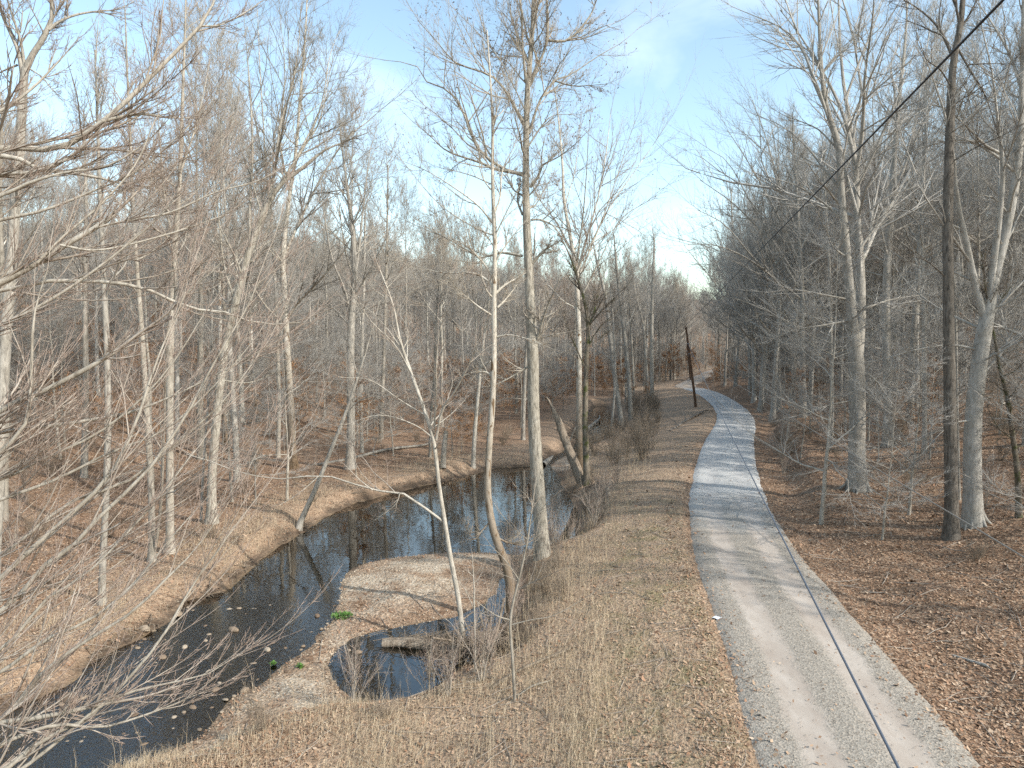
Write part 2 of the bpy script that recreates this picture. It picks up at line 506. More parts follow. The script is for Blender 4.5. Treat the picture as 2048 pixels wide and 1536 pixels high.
M_PEBBLE = leafmat('pebble', [(0, (.19, .14, .095)), (.3, (.34, .26, .18)), (.6, (.43, .345, .245)), (.85, (.52, .435, .33)), (1, (.29, .21, .145))], .75)
M_ROADSTONE = leafmat('road_stone', [(0, (.26, .22, .18)), (.4, (.36, .31, .255)), (.75, (.45, .39, .325)), (1, (.38, .30, .22))], .85)

def ground_material():
    m, t, b, K = mat('leaf_covered_earth')
    v = coords(t)
    vo = t.nodes.new('ShaderNodeTexVoronoi'); vo.inputs['Scale'].default_value = 11
    nd = noise(t, v, 9, 2)
    wv = t.nodes.new('ShaderNodeVectorMath'); wv.operation = 'MULTIPLY_ADD'
    K(nd.outputs['Color'], wv.inputs[0]); wv.inputs[1].default_value = (.12, .12, .12); K(v, wv.inputs[2])
    K(wv.outputs[0], vo.inputs['Vector'])
    sp = t.nodes.new('ShaderNodeSeparateColor'); K(vo.outputs['Color'], sp.inputs[0])
    leaf = ramp(t, sp.outputs[0], [(0, (.14, .083, .052)), (.3, (.24, .142, .085)), (.55, (.32, .20, .125)), (.8, (.39, .265, .17)), (1, (.47, .345, .235))]).outputs['Color']
    p1 = noise(t, v, .55, 5, .6)
    leaf = mixc(t, ramp(t, p1.outputs['Fac'], [(.38, (0, 0, 0)), (.68, (1, 1, 1))]).outputs['Color'], leaf, mixc(t, .6, leaf, (.20, .115, .06)))
    p2 = noise(t, v, 2.6, 5, .7)
    leaf = mixc(t, ramp(t, p2.outputs['Fac'], [(.5, (0, 0, 0)), (.72, (.55, .55, .55))]).outputs['Color'], leaf, (.115, .075, .045))
    # dead grass with a little green along the road verge
    gn = noise(t, v, 38, 3, .7)
    gr = ramp(t, gn.outputs['Fac'], [(.3, (.26, .175, .11)), (.5, (.43, .315, .21)), (.72, (.58, .455, .325))]).outputs['Color']
    gp = noise(t, v, .8, 5, .65)
    gm = math_(t, 'MULTIPLY', attr(t, 'verge'), ramp(t, gp.outputs['Fac'], [(.45, (0, 0, 0)), (.66, (.85, .85, .85))]).outputs['Color'])
    gr = mixc(t, gm, gr, mixc(t, gn.outputs['Fac'], (.16, .18, .06), (.24, .22, .11)))
    c = mixc(t, math_(t, 'MULTIPLY', attr(t, 'grass'), .6), leaf, gr)
    # gravel bar
    vs = t.nodes.new('ShaderNodeTexVoronoi'); vs.inputs['Scale'].default_value = 17; K(v, vs.inputs['Vector'])
    s2 = t.nodes.new('ShaderNodeSeparateColor'); K(vs.outputs['Color'], s2.inputs[0])
    peb = ramp(t, s2.outputs[1], [(0, (.29, .22, .15)), (.4, (.45, .355, .25)), (.75, (.55, .45, .33)), (1, (.60, .515, .40))]).outputs['Color']
    bp = noise(t, v, .75, 5, .62)
    bm = math_(t, 'MULTIPLY', attr(t, 'gravel'), ramp(t, bp.outputs['Fac'], [(.36, (0, 0, 0)), (.54, (1, 1, 1))]).outputs['Color'], True)
    c = mixc(t, bm, c, peb)
    # wet dark stream bed
    bedc = mixc(t, ramp(t, p2.outputs['Fac'], [(.35, (0, 0, 0)), (.65, (1, 1, 1))]).outputs['Color'], mixc(t, s2.outputs[0], (.06, .042, .024), (.15, .10, .055)), mixc(t, s2.outputs[0], (.13, .09, .045), (.29, .21, .115)))
    c = mixc(t, attr(t, 'bed'), c, bedc)
    c = mixc(t, attr(t, 'mud'), c, (.085, .06, .04))
    K(c, b.inputs['Base Color']); b.inputs['Roughness'].default_value = .9
    h = math_(t, 'ADD', vo.outputs['Distance'], math_(t, 'MULTIPLY', gn.outputs['Fac'], .4))
    bump(t, b, h, .8, .06)
    return m
M_GROUND = ground_material()

def road_material():
    m, t, b, K = mat('gravel_road')
    v = coords(t)
    u = attr(t, 'across'); s = attr(t, 'along')
    vs = t.nodes.new('ShaderNodeTexVoronoi'); vs.inputs['Scale'].default_value = 24; K(v, vs.inputs['Vector'])
    s2 = t.nodes.new('ShaderNodeSeparateColor'); K(vs.outputs['Color'], s2.inputs[0])
    warm = ramp(t, s2.outputs[0], [(0, (.23, .195, .155)), (.4, (.295, .26, .21)), (.75, (.35, .31, .255)), (1, (.41, .345, .27))]).outputs['Color']
    cool = ramp(t, s2.outputs[0], [(0, (.38, .365, .335)), (.4, (.46, .445, .41)), (.8, (.53, .515, .475)), (1, (.60, .58, .54))]).outputs['Color']
    wob = noise(t, v, .5, 4)
    wob2 = math_(t, 'SUBTRACT', wob.outputs['Fac'], .5)
    ss = math_(t, 'ADD', s, math_(t, 'MULTIPLY', wob2, 14.0))
    far = ramp(t, math_(t, 'DIVIDE', ss, 200.0), [(.14, (0, 0, 0)), (.19, (1, 1, 1)), (.615, (1, 1, 1)), (.625, (0, 0, 0))]).outputs['Color']
    grav = mixc(t, far, warm, cool)
    # two packed wheel tracks
    uu = math_(t, 'ADD', u, math_(t, 'MULTIPLY', wob2, .35))
    a1 = math_(t, 'ABSOLUTE', math_(t, 'SUBTRACT', math_(t, 'ABSOLUTE', math_(t, 'SUBTRACT', uu, .02)), .80))
    fine = noise(t, v, 5, 6, .75)
    a2 = math_(t, 'ADD', a1, math_(t, 'MULTIPLY', math_(t, 'SUBTRACT', fine.outputs['Fac'], .5), .5))
    tr = ramp(t, a2, [(.26, (1, 1, 1)), (.46, (0, 0, 0))]).outputs['Color']
    st = noise(t, coords(t, (1, .3, 1)), 1.1, 6, .7)
    dust = ramp(t, st.outputs['Fac'], [(.3, (.34, .275, .22)), (.5, (.42, .355, .29)), (.65, (.50, .435, .365))]).outputs['Color']
    gtrk = ramp(t, st.outputs['Fac'], [(.35, (.38, .37, .35)), (.65, (.48, .465, .44))]).outputs['Color']
    dust = mixc(t, math_(t, 'MULTIPLY', far, .85), dust, gtrk)
    tan = ramp(t, math_(t, 'DIVIDE', s, 200.0), [(.615, (0, 0, 0)), (.625, (1, 1, 1))]).outputs['Color']
    grav = mixc(t, tan, grav, (.42, .34, .26))
    c = mixc(t, math_(t, 'MULTIPLY', tr, math_(t, 'SUBTRACT', .92, math_(t, 'MULTIPLY', far, .45))), grav, dust)
    # leaves and litter blown onto the edges
    au = math_(t, 'ABSOLUTE', u)
    en = noise(t, v, 7, 5, .7)
    e = math_(t, 'ADD', au, math_(t, 'MULTIPLY', math_(t, 'SUBTRACT', en.outputs['Fac'], .5), .9))
    ek = ramp(t, e, [(1.55, (0, 0, 0)), (1.85, (.8, .8, .8))]).outputs['Color']
    c = mixc(t, ek, c, mixc(t, s2.outputs[1], (.20, .13, .08), (.36, .27, .18)))
    K(c, b.inputs['Base Color']); b.inputs['Roughness'].default_value = .95
    h = math_(t, 'MULTIPLY', vs.outputs['Distance'], math_(t, 'SUBTRACT', 1.05, tr))
    bump(t, b, h, .5, .025)
    return m
M_ROAD = road_material()

def water_material():
    m = bpy.data.materials.new('creek_water'); m.use_nodes = True
    t = m.node_tree; t.nodes.clear(); K = t.links.new
    o = t.nodes.new('ShaderNodeOutputMaterial')
    tr = t.nodes.new('ShaderNodeBsdfTransparent'); tr.inputs[0].default_value = (.80, .72, .54, 1)
    gl = t.nodes.new('ShaderNodeBsdfGlossy'); gl.inputs['Roughness'].default_value = .012
    gl.inputs['Color'].default_value = (1, 1, 1, 1)
    fr = t.nodes.new('ShaderNodeFresnel'); fr.inputs['IOR'].default_value = 1.95
    ms = t.nodes.new('ShaderNodeMixShader')
    v = coords(t)
    n1 = noise(t, v, 1.1, 3, .5); n2 = noise(t, v, 5.5, 3, .6)
    h = math_(t, 'ADD', n1.outputs['Fac'], math_(t, 'MULTIPLY', n2.outputs['Fac'], attr(t, 'riffle')))
    bn = t.nodes.new('ShaderNodeBump'); bn.inputs['Strength'].default_value = .13; bn.inputs['Distance'].default_value = .05
    K(h, bn.inputs['Height'])
    K(bn.outputs[0], gl.inputs['Normal']); K(bn.outputs[0], fr.inputs['Normal'])
    K(fr.outputs[0], ms.inputs[0]); K(tr.outputs[0], ms.inputs[1]); K(gl.outputs[0], ms.inputs[2])
    K(ms.outputs[0], o.inputs[0])
    return m
M_WATER = water_material()

def stone_material():
    m, t, b, K = mat('creek_stone')
    oi = t.nodes.new('ShaderNodeObjectInfo')
    n = noise(t, coords(t), 9, 5, .6)
    c = ramp(t, oi.outputs['Random'], [(0, (.11, .075, .05)), (.35, (.23, .165, .11)), (.7, (.34, .265, .185)), (1, (.48, .40, .30))]).outputs['Color']
    c = mixc(t, n.outputs['Fac'], mixc(t, .55, c, (.16, .11, .07)), c)
    K(c, b.inputs['Base Color']); b.inputs['Roughness'].default_value = .7
    bump(t, b, n.outputs['Fac'], .4, .02)
    return m
M_STONE = stone_material()
def plain(name, col, rough=.6, metal=0.0):
    m, t, b, K = mat(name)
    n = noise(t, coords(t), 12, 4)
    K(mixc(t, n.outputs['Fac'], tuple(.8 * q for q in col), tuple(min(1, 1.15 * q) for q in col)), b.inputs['Base Color'])
    b.inputs['Roughness'].default_value = rough; b.inputs['Metallic'].default_value = metal
    return m
M_CABLE = plain('black_cable', (.02, .021, .024), .45)
M_WIRE = plain('aluminium_cable', (.17, .185, .21), .45, .4)
M_GUY = plain('weathered_steel_cable', (.27, .24, .20), .6, .2)
M_STEEL = plain('galvanised_steel', (.34, .35, .36), .5, .7)
M_PORC = plain('brown_porcelain', (.16, .07, .04), .3)
M_PAPER = plain('white_paper', (.74, .74, .76), .8)

# ------------------------------------------------------------------ ground, road, water
nx, ny = len(XS), len(YS)
gi = np.arange(nx * ny).reshape(ny, nx)
gq = np.stack([gi[:-1, :-1], gi[:-1, 1:], gi[1:, 1:], gi[1:, :-1]], -1).reshape(-1, 4)
strip = smooth(-15, -9, RD) * smooth(-1.7, -2.3, RD) * (1 - BAR) * smooth(.3, 1.6, SDW)
leftgrass = smooth(6, 1, SDC) * (1 - BAR) * smooth(-.2, .5, SDC) * .75
grass = np.clip(np.maximum(strip, leftgrass), 0, 1)
verge = smooth(-6.5, -4, RD) * smooth(-1.9, -2.4, RD) * smooth(45, 25, GY)
SPIT = 1 - .75 * smooth(2.4, .5, SDP) * smooth(21.3, 22.3, GY) * smooth(-6.6, -5.2, GX)      # leaves have drifted onto the bar's pool side
GRAVEL = np.maximum(BAR * SPIT, smooth(.4, -.2, SDW) * smooth(-1.2, -.2, SDW) * .3)
bedm = smooth(.10, -.1, SDW)
mud = smooth(.55, .1, SDC + .9 * fbm(GX * .9, GY * .9, 44)) * smooth(-.1, .05, SDC) * (1 - BAR) * (.6 + .32 * LEFTB)
me = mesh_from('ground', np.stack([GX, GY, Z], -1).reshape(-1, 3), gq, None, [M_GROUND], True,
               {'grass': grass.ravel(), 'verge': verge.ravel(), 'gravel': GRAVEL.ravel(), 'bed': bedm.ravel(), 'mud': mud.ravel()})
tag(link('ground', me), kind='structure')

cc = catmull(road_c, 1500)
tt = np.gradient(cc, axis=0); tt /= np.linalg.norm(tt, axis=1)[:, None]
nn = np.stack([tt[:, 1], -tt[:, 0]], 1)
ss = np.r_[0, np.cumsum(np.linalg.norm(np.diff(cc, axis=0), axis=1))]
s0 = ss[np.abs(cc[:, 1]).argmin()]
us = np.linspace(-1, 1, 15)
hw = 1.92 + .2 * fbm(ss * .35, ss * 0, 60) + .12 * fbm(ss * 1.9, ss * 0 + 9, 61)
hw = hw + .3 * smooth(40, 5, cc[:, 1])
off = us[None] * hw[:, None]
rx = cc[:, 0:1] + nn[:, 0:1] * off; ry = cc[:, 1:2] + nn[:, 1:2] * off
tracks = -.03 * np.exp(-((np.abs(off) - .8) / .3) ** 2)
rz = .0 + .05 * (1 - (off / 2) ** 2) + tracks + .012 * fbm(rx * 2, ry * 2, 62) - .13 * smooth(.86, 1, np.abs(us))[None]
ri = np.arange(rx.size).reshape(rx.shape)
rq = np.stack([ri[:-1, :-1], ri[:-1, 1:], ri[1:, 1:], ri[1:, :-1]], -1).reshape(-1, 4)
me = mesh_from('road', np.stack([rx, ry, rz], -1).reshape(-1, 3), rq, None, [M_ROAD], True,
               {'across': off.ravel(), 'along': np.repeat((ss - s0)[:, None], 15, 1).ravel()})
tag(link('gravel_road', me), kind='structure')

wxs, wys = np.arange(-46, 20, .5), np.arange(-10, 128, .5)
WXg, WYg = np.meshgrid(wxs, wys)
wi = np.arange(WXg.size).reshape(WXg.shape)
wq = np.stack([wi[:-1, :-1], wi[:-1, 1:], wi[1:, 1:], wi[1:, :-1]], -1).reshape(-1, 4)
keep = interp(SDW, WXg, WYg) < 1.2
wq = wq[keep.ravel()[wq].all(1)]
rif = .06 + 3.2 * smooth(27, 20, WYg) * (interp(SDC, WXg, WYg) < .5) + 1.2 * smooth(52, 56, WYg)
used = np.unique(wq); remap = np.zeros(WXg.size, int); remap[used] = np.arange(len(used))
me = mesh_from('creek_water', np.stack([WXg, WYg, np.full_like(WXg, WATER)], -1).reshape(-1, 3)[used], remap[wq], None, [M_WATER], True,
               {'riffle': rif.ravel()[used]})
tag(link('creek_water', me), kind='structure')

# ------------------------------------------------------------------ trees
def pods_on(tips, size, n, rnd):
    """little seed heads at branch tips: bent triangles"""
    k = rnd.integers(0, len(tips), n)
    p = tips[k] + rnd.normal(0, .03, (n, 3))
    a = unit(rnd.normal(0, 1, (n, 3)) + [0, 0, .6]); b = unit(np.cross(a, rnd.normal(0, 1, (n, 3))))
    s = size * rnd.uniform(.6, 1.2, (n, 1))
    co = np.stack([p - b * s * .35, p + b * s * .35, p + a * s * 1.3 + b * s * .2, p + a * s * 1.3 - b * s * .2], 1).reshape(-1, 3)
    return co, np.arange(n * 4).reshape(-1, 4)
def leaves_on(Pc, n, size, rnd):
    k = rnd.integers(0, len(Pc), n); t = rnd.random((n, 1)) ** .7
    p = Pc[k, 0] * (1 - t) + Pc[k, -1] * t + rnd.normal(0, .05, (n, 3))
    a = unit(rnd.normal(0, 1, (n, 3)) + [0, 0, -.5]); b = unit(np.cross(a, rnd.normal(0, 1, (n, 3))))
    s = size * rnd.uniform(.6, 1.2, (n, 1))
    co = np.stack([p, p + a * s * .55 + b * s * .3, p + a * s * 1.1, p + a * s * .55 - b * s * .3], 1).reshape(-1, 3)
    return co, np.arange(n * 4).reshape(-1, 4)

def build_tree(name, trunk, tr, limbs, limr, m_trunk, m_crown, c2=8, c3=7, c4=4, up=.15, ang=.75, rmin=.005, l2=.55, l3=.55, l4=.75, flat=0,
               pods=0, podsize=.05, marc=0, wig=.12, parent=None, flare=.6, t2=.18, sides=12):
    """trunk (K,3) local; limbs (n,K,3): the trunk mesh holds bole and limbs, the crown the rest"""
    T = np.asarray(trunk)[None]; Rt = np.asarray(tr)[None].copy()
    h = np.r_[0, np.cumsum(np.linalg.norm(np.diff(trunk, axis=0), axis=1))]
    Rt = Rt * (1 + flare * np.exp(-h / (tr[0] * 1.6 + .05)))[None]
    ts = Soup().add(*tubes(T, Rt, sides, .05 if flare else 0))
    cs = Soup()
    if len(limbs):
        limr = limr * np.linspace(1, .6, limr.shape[1])[None]
        ts.add(*tubes(limbs, limr, 6))
        B2, R2 = grow(limbs, limr, c2, t2, ang, .25, l2, 5, up, .06, wig, .6, rmin * 1.6, flat=flat)
        # leader twigs at the top of the trunk
        B2b, R2b = grow(T, Rt, max(4, c2 // 2), .78, .5, .2, .11, 5, up, .06, wig, .6, rmin * 1.6, flat=flat)
        B2 = np.vstack([B2, B2b]); R2 = np.vstack([R2, R2b])
        cs.add(*spikes(B2, R2, 4), tip=.3)
        B3, R3 = grow(B2, R2, c3, .10, ang * .9, .25, l3, 4, up, .05, wig, .65, rmin, flat=flat, fall=.5)
        cs.add(*spikes(B3, R3, 3), tip=.65)
        last = B3
        if c4:
            B4, R4 = grow(B3, R3, c4, .12, .6, .2, l4, 2, up, .04, wig, .75, rmin * .85, flat=flat, fall=.4)
            cs.add(*spikes(B4, R4, 3), tip=1.0)
            last = B4
    out = [('trunk', ts.mesh(name + '_trunk', [m_trunk]))]
    if len(limbs):
        out.append(('crown', cs.mesh(name + '_crown', [m_crown])))
        if pods:
            co, q = pods_on(last[:, -1], podsize, pods, rng)
            out.append(('seed_heads', mesh_from(name + '_seeds', co, q, None, [M_POD], False)))
        if marc:
            co, q = leaves_on(last, marc, .10, rng)
            out.append(('leaves', mesh_from(name + '_leaves', co, q, None, [M_MARC], False)))
    return out
def place(name, meshes, loc, label, cat, group=None, rot=0, sc=1.0):
    e = link(name, None, None, loc)
    e.empty_display_size = .3
    e.rotation_euler = (0, 0, rot); e.scale = (sc,) * 3
    tag(e, label, cat, group)
    for n, me in meshes:
        c = link(n, me, e)
        if n in ('seed_heads', 'leaves'): c['kind'] = 'stuff'
    return e
def copy_thing(src, loc, rot, sc, label, group):
    r = src.copy(); C.objects.link(r)
    r.location = loc; r.rotation_euler = (0, 0, rot); r.scale = (sc,) * 3
    r['label'] = label; r['group'] = group
    for ch in KIDS[src.name]:
        c = ch.copy(); C.objects.link(c); c.parent = r
    return r
KIDS = {}

def auto_tree(h, r, bare=.45, nl=18, ang=(.9, .5), ratio=.34, lean=.03, crook=.02, top=.12, upc=.10, K=26):
    """trunk and first limbs of a forest tree, foot at the origin"""
    t = np.linspace(0, 1, K)
    d = rng.normal(0, lean, 2)
    walk = np.cumsum(rng.normal(0, crook, (K, 2)), 0) * h / K
    walk -= walk[0]
    tr = np.stack([d[0] * h * t + walk[:, 0], d[1] * h * t + walk[:, 1], h * t - .3 * (t == 0)], 1)
    R = r * (1 - t * (1 - top)) * np.where(t > bare, (1 - .8 * (t - bare) / (1 - bare)), 1)
    R = np.maximum(R, .012)
    tl = np.sort(bare + (1 - bare - .03) * rng.random(nl) ** .9)
    i = np.clip((tl * (K - 1)).astype(int), 0, K - 2); u = (tl * (K - 1) - i)[:, None]
    p = tr[i] * (1 - u) + tr[i + 1] * u
    pr = R[i]
    az = np.cumsum(rng.normal(2.4, .5, nl))
    el = ang[0] + (ang[1] - ang[0]) * (tl - bare) / (1 - bare) + rng.normal(0, .12, nl)   # angle from vertical
    ln = h * ratio * (1 - .62 * ((tl - bare) / (1 - bare)) ** 1.3) * rng.uniform(.65, 1.2, nl)
    dd = np.stack([np.sin(el) * np.cos(az), np.sin(el) * np.sin(az), np.cos(el)], 1)
    KL = 10
    pts = [p]
    for k in range(KL - 1):
        pts.append(pts[-1] + dd * (ln / (KL - 1))[:, None])
        dd = dd + rng.normal(0, .12, dd.shape); dd[:, 2] += upc; dd = unit(dd)
    Lb = np.stack(pts, 1)
    LR = np.clip(np.minimum(pr * rng.uniform(.45, .8, nl), ln * (.017 if h > 15 else .010)), .009, 1)[:, None] * np.linspace(1, .28, KL)[None]
    return tr, R, Lb, LR

# ---- kinds of woodland tree, each built once
PROTO = {}
def proto(key, name, meshes): PROTO[key] = (name, meshes)
for k, (h, r, bare, nl, mt) in enumerate([(25, .20, .40, 20, M_GREY), (23, .15, .46, 18, M_GREY), (27, .235, .44, 20, M_FURROW), (22, .13, .40, 19, M_PALE), (24, .18, .48, 18, M_SYC)]):
    proto('tall%d' % k, 'hardwood_tree', build_tree('tall_tree', *auto_tree(h, r, bare, nl, (.95, .3), .30, crook=.03), mt, mt if mt is not M_SYC else M_GREY, 9, 8, 4, up=.25, rmin=.008))
for k, (h, r) in enumerate([(24, .28), (22, .21), (25, .25)]):
    proto('beech%d' % k, 'beech_tree', build_tree('beech', *auto_tree(h, r, .24, 23, (1.1, .3), .36, crook=.03, upc=.13), M_BEECH, M_BEECH, 9, 8, 4, up=.28, rmin=.008))
for k, (h, r) in enumerate([(11, .075), (9, .06), (13, .095), (8, .05)]):
    proto('slim%d' % k, 'understory_tree', build_tree('slim_tree', *auto_tree(h, r, .16, 20, (1.4, .8), .36, .05, .05, upc=.03), M_GREY if k % 2 else M_PALE, M_BEECH, 9, 7, 3, up=.02, rmin=.0062, flat=.75, flare=.2, sides=8))
for k, (h, r) in enumerate([(5.5, .04), (4.0, .03), (7.0, .055)]):
    proto('marc%d' % k, 'leafy_sapling', build_tree('leafy_sapling', *auto_tree(h, r, .12, 18, (1.35, .8), .42, .05, .05, upc=.02), M_BEECH, M_BRUSH, 8, 5, 0, up=.02, rmin=.005, flat=.75, marc=(3200, 2200, 4200)[k], flare=.1, sides=6))
def shrub_meshes(h, n, spread, c2, c3, mt, rmin=.0042):
    """many stems from one root"""
    az = rng.random(n) * 2 * np.pi; K = 7
    dd = np.stack([np.cos(az) * spread * rng.random(n), np.sin(az) * spread * rng.random(n), np.ones(n)], 1); dd = unit(dd)
    p = np.stack([np.cos(az) * .12 * rng.random(n), np.sin(az) * .12 * rng.random(n), np.full(n, -.08)], 1)
    ln = h * rng.uniform(.5, 1.1, n); pts = [p]
    for k in range(K - 1):
        pts.append(pts[-1] + dd * (ln / (K - 1))[:, None]); dd = unit(dd + rng.normal(0, .13, dd.shape))
    B = np.stack(pts, 1); R = (ln * .0045 + .004)[:, None] * np.linspace(1, .35, K)[None]
    s = Soup().add(*tubes(B, R, 4), tip=.2)
    B2, R2 = grow(B, R, c2, .2, .6, .25, .4, 4, .2, .04, .15, .7, rmin); s.add(*spikes(B2, R2, 3), tip=.6)
    B3, R3 = grow(B2, R2, c3 + 3, .2, .6, .2, .5, 2, .1, .02, .15, .8, rmin); s.add(*spikes(B3, R3, 3), tip=1.0)
    return [('stems', s.mesh('shrub_stems', [mt]))]
for k, (h, n, sp, c2, c3, mt) in enumerate([(2.2, 16, .7, 7, 3, M_BRUSH), (1.5, 22, .9, 6, 3, M_BRUSH), (2.9, 12, .5, 8, 3, M_PALE), (1.0, 26, 1.1, 5, 3, M_BRUSH)]):
    proto('shrub%d' % k, 'shrub', shrub_meshes(h, n, sp, c2, c3, mt))

HERO_XY = []
WS = .70             # the widths below are pixel readings taken over the blurred edge of the bark
def line3(pts, depth, side=0.0, K=12):
    """pixel polyline [(px,py,w)] at a depth that drifts by 'side' metres: points and radii"""
    a = np.array([(q[0], q[1], q[2]) for q in pts], float)
    c = catmull(np.c_[a[:, :2], np.zeros(len(a)), a[:, 2]], K)
    dep = depth + side * np.linspace(0, 1, K) ** 1.2
    return P(c[:, 0], c[:, 1], dep), np.maximum(c[:, 3] / 2 / F * dep * WS, .004)
def hero(name, label, cat, base, trunk, limbs=(), mt=None, mc=None, auto=10, group=None, autoang=(1.0, .5), autoratio=.22, bare=.35, **kw):
    """a tree traced from the photo: base (px,py) on the ground, trunk and limbs as pixel lines with widths in pixels"""
    b = G(*base) if len(base) == 2 else np.array([base[0], base[1], hz(base[0], base[1])])
    dep = b[1]
    HERO_XY.append(b[:2])
    pts = [(base[0], base[1], trunk[0][2])] + list(trunk[1:]) if len(base) == 2 else trunk
    tp, trr = line3(pts, dep, 0, 34)
    tp[0, 2] -= .25
    lb, lr = [], []
    for l in limbs:
        ln = math.hypot(l[-1][0] - l[0][0], l[-1][1] - l[0][1]) / F * dep
        q, r = line3(l, dep, rng.uniform(-.55, .55) * ln, 12)
        lb.append(q); lr.append(r)
    if auto:
        t = np.linspace(0, 1, 34); tl = bare + (.97 - bare) * rng.random(auto)
        i = np.clip((tl * 33).astype(int), 0, 32)
        p = tp[i]; pr = trr[i]
        hgt = np.linalg.norm(tp[-1] - tp[0])
        az = np.cumsum(rng.normal(2.4, .5, auto)); f = (tl - bare) / (1 - bare)
        el = autoang[0] + (autoang[1] - autoang[0]) * f + rng.normal(0, .15, auto)
        ln = hgt * autoratio * (1 - .5 * f) * rng.uniform(.6, 1.2, auto)
        dd = np.stack([np.sin(el) * np.cos(az), np.sin(el) * np.sin(az), np.cos(el)], 1); pp = [p]
        for k in range(11):
            pp.append(pp[-1] + dd * (ln / 11)[:, None]); dd = unit(dd + rng.normal(0, .12, dd.shape) + [0, 0, .08])
        ab = np.stack(pp, 1); ar = np.clip(np.minimum(pr * .5, ln * .014), .008, 1)[:, None] * np.linspace(1, .28, 12)[None]
        lb = (list(lb) + list(ab)); lr = (list(lr) + list(ar))
    lb = np.array(lb) if len(lb) else np.zeros((0, 12, 3)); lr = np.array(lr) if len(lr) else np.zeros((0, 12))
    nroots = kw.pop('roots', 0)
    ms = build_tree(name, tp - b, trr, lb - b if len(lb) else lb, lr, mt or M_GREY, mc or mt or M_GREY, **kw)
    e = place(name, ms, b, label, cat, group)
    if nroots:
        az = np.arange(nroots) / nroots * 6.28 + rng.normal(0, .25, nroots); r0 = trr[0]
        ln = r0 * rng.uniform(.9, 1.9, nroots); tt_ = np.linspace(0, 1, 7)
        rr_ = r0 * .75 + tt_[None] * ln[:, None]
        aa = az[:, None] + tt_[None] * rng.normal(0, .35, nroots)[:, None]
        zz_ = (r0 * 1.9) * (1 - tt_) ** 2.2 - .05
        X_, Y_ = np.cos(aa) * rr_, np.sin(aa) * rr_
        g_ = hz(b[0] + X_, b[1] + Y_) - b[2]
        B = np.stack([X_, Y_, zz_[None] + g_], -1)
        link('roots', Soup().add(*spikes(B, np.full(nroots, r0 * .27)[:, None] * np.linspace(1, .25, 7)[None], 7)).mesh(name + '_roots', [mt]), e)
    return e

# the big tulip tree in the middle
hero('tulip_tree', 'tallest furrowed grey tree on the creek bank, seed pods against the sky', 'tree', (1085, 1112),
     [(0, 0, 42), (1078, 1000, 39), (1068, 850, 36), (1065, 700, 33), (1058, 560, 26), (1052, 400, 21), (1052, 300, 18), (1055, 180, 15), (1062, 100, 13), (1067, 0, 10), (1070, -130, 6)],
     [[(1052, 165, 9), (1045, 90, 8), (1040, 0, 7), (1010, -80, 4)], [(1060, 172, 9), (1076, 130, 9), (1095, 78, 8), (1094, 0, 7), (1085, -80, 4)], [(1093, 80, 8), (1135, 80, 7), (1180, 32, 6), (1185, 0, 5), (1130, -20, 3)],
      [(1048, 250, 11), (1030, 215, 9), (1010, 180, 8), (980, 150, 7), (910, 125, 5), (880, 90, 4), (835, 40, 3)], [(1046, 350, 11), (1012, 340, 10), (985, 325, 10), (950, 288, 9), (925, 220, 8), (900, 182, 7), (855, 165, 5), (830, 130, 4), (765, 120, 2)],
      [(1045, 348, 11), (990, 338, 9), (960, 325, 8), (900, 305, 7), (875, 287, 5)], [(1058, 268, 8), (1080, 200, 7), (1112, 160, 6), (1140, 150, 5), (1200, 110, 4), (1245, 85, 2)], [(1110, 162, 5), (1150, 172, 4), (1215, 168, 2)],
      [(1060, 375, 9), (1078, 350, 8), (1085, 330, 6), (1120, 312, 4), (1160, 280, 2)], [(1062, 440, 6), (1082, 440, 6), (1110, 455, 5), (1135, 500, 4)], [(1045, 430, 7), (1035, 400, 7), (1040, 370, 5)],
      [(1045, 512, 9), (1000, 505, 8), (960, 515, 5), (900, 480, 4), (830, 450, 2)], [(1065, 525, 10), (1090, 500, 8), (1117, 484, 4)], [(1070, 700, 12), (1080, 660, 10), (1092, 620, 8), (1106, 588, 7)],
      [(1065, 728, 8), (1042, 742, 6), (1015, 758, 5), (985, 772, 4)], [(1052, 300, 5), (1085, 250, 5), (1110, 230, 3), (1160, 230, 2)], [(1055, 230, 4), (1000, 120, 4), (950, 60, 3), (900, 10, 2)]],
     M_FURROW, M_FURROW, auto=16, bare=.52, autoratio=.14, c2=9, c3=8, c4=4, pods=2600, podsize=.055, rmin=.0048, flare=.35)
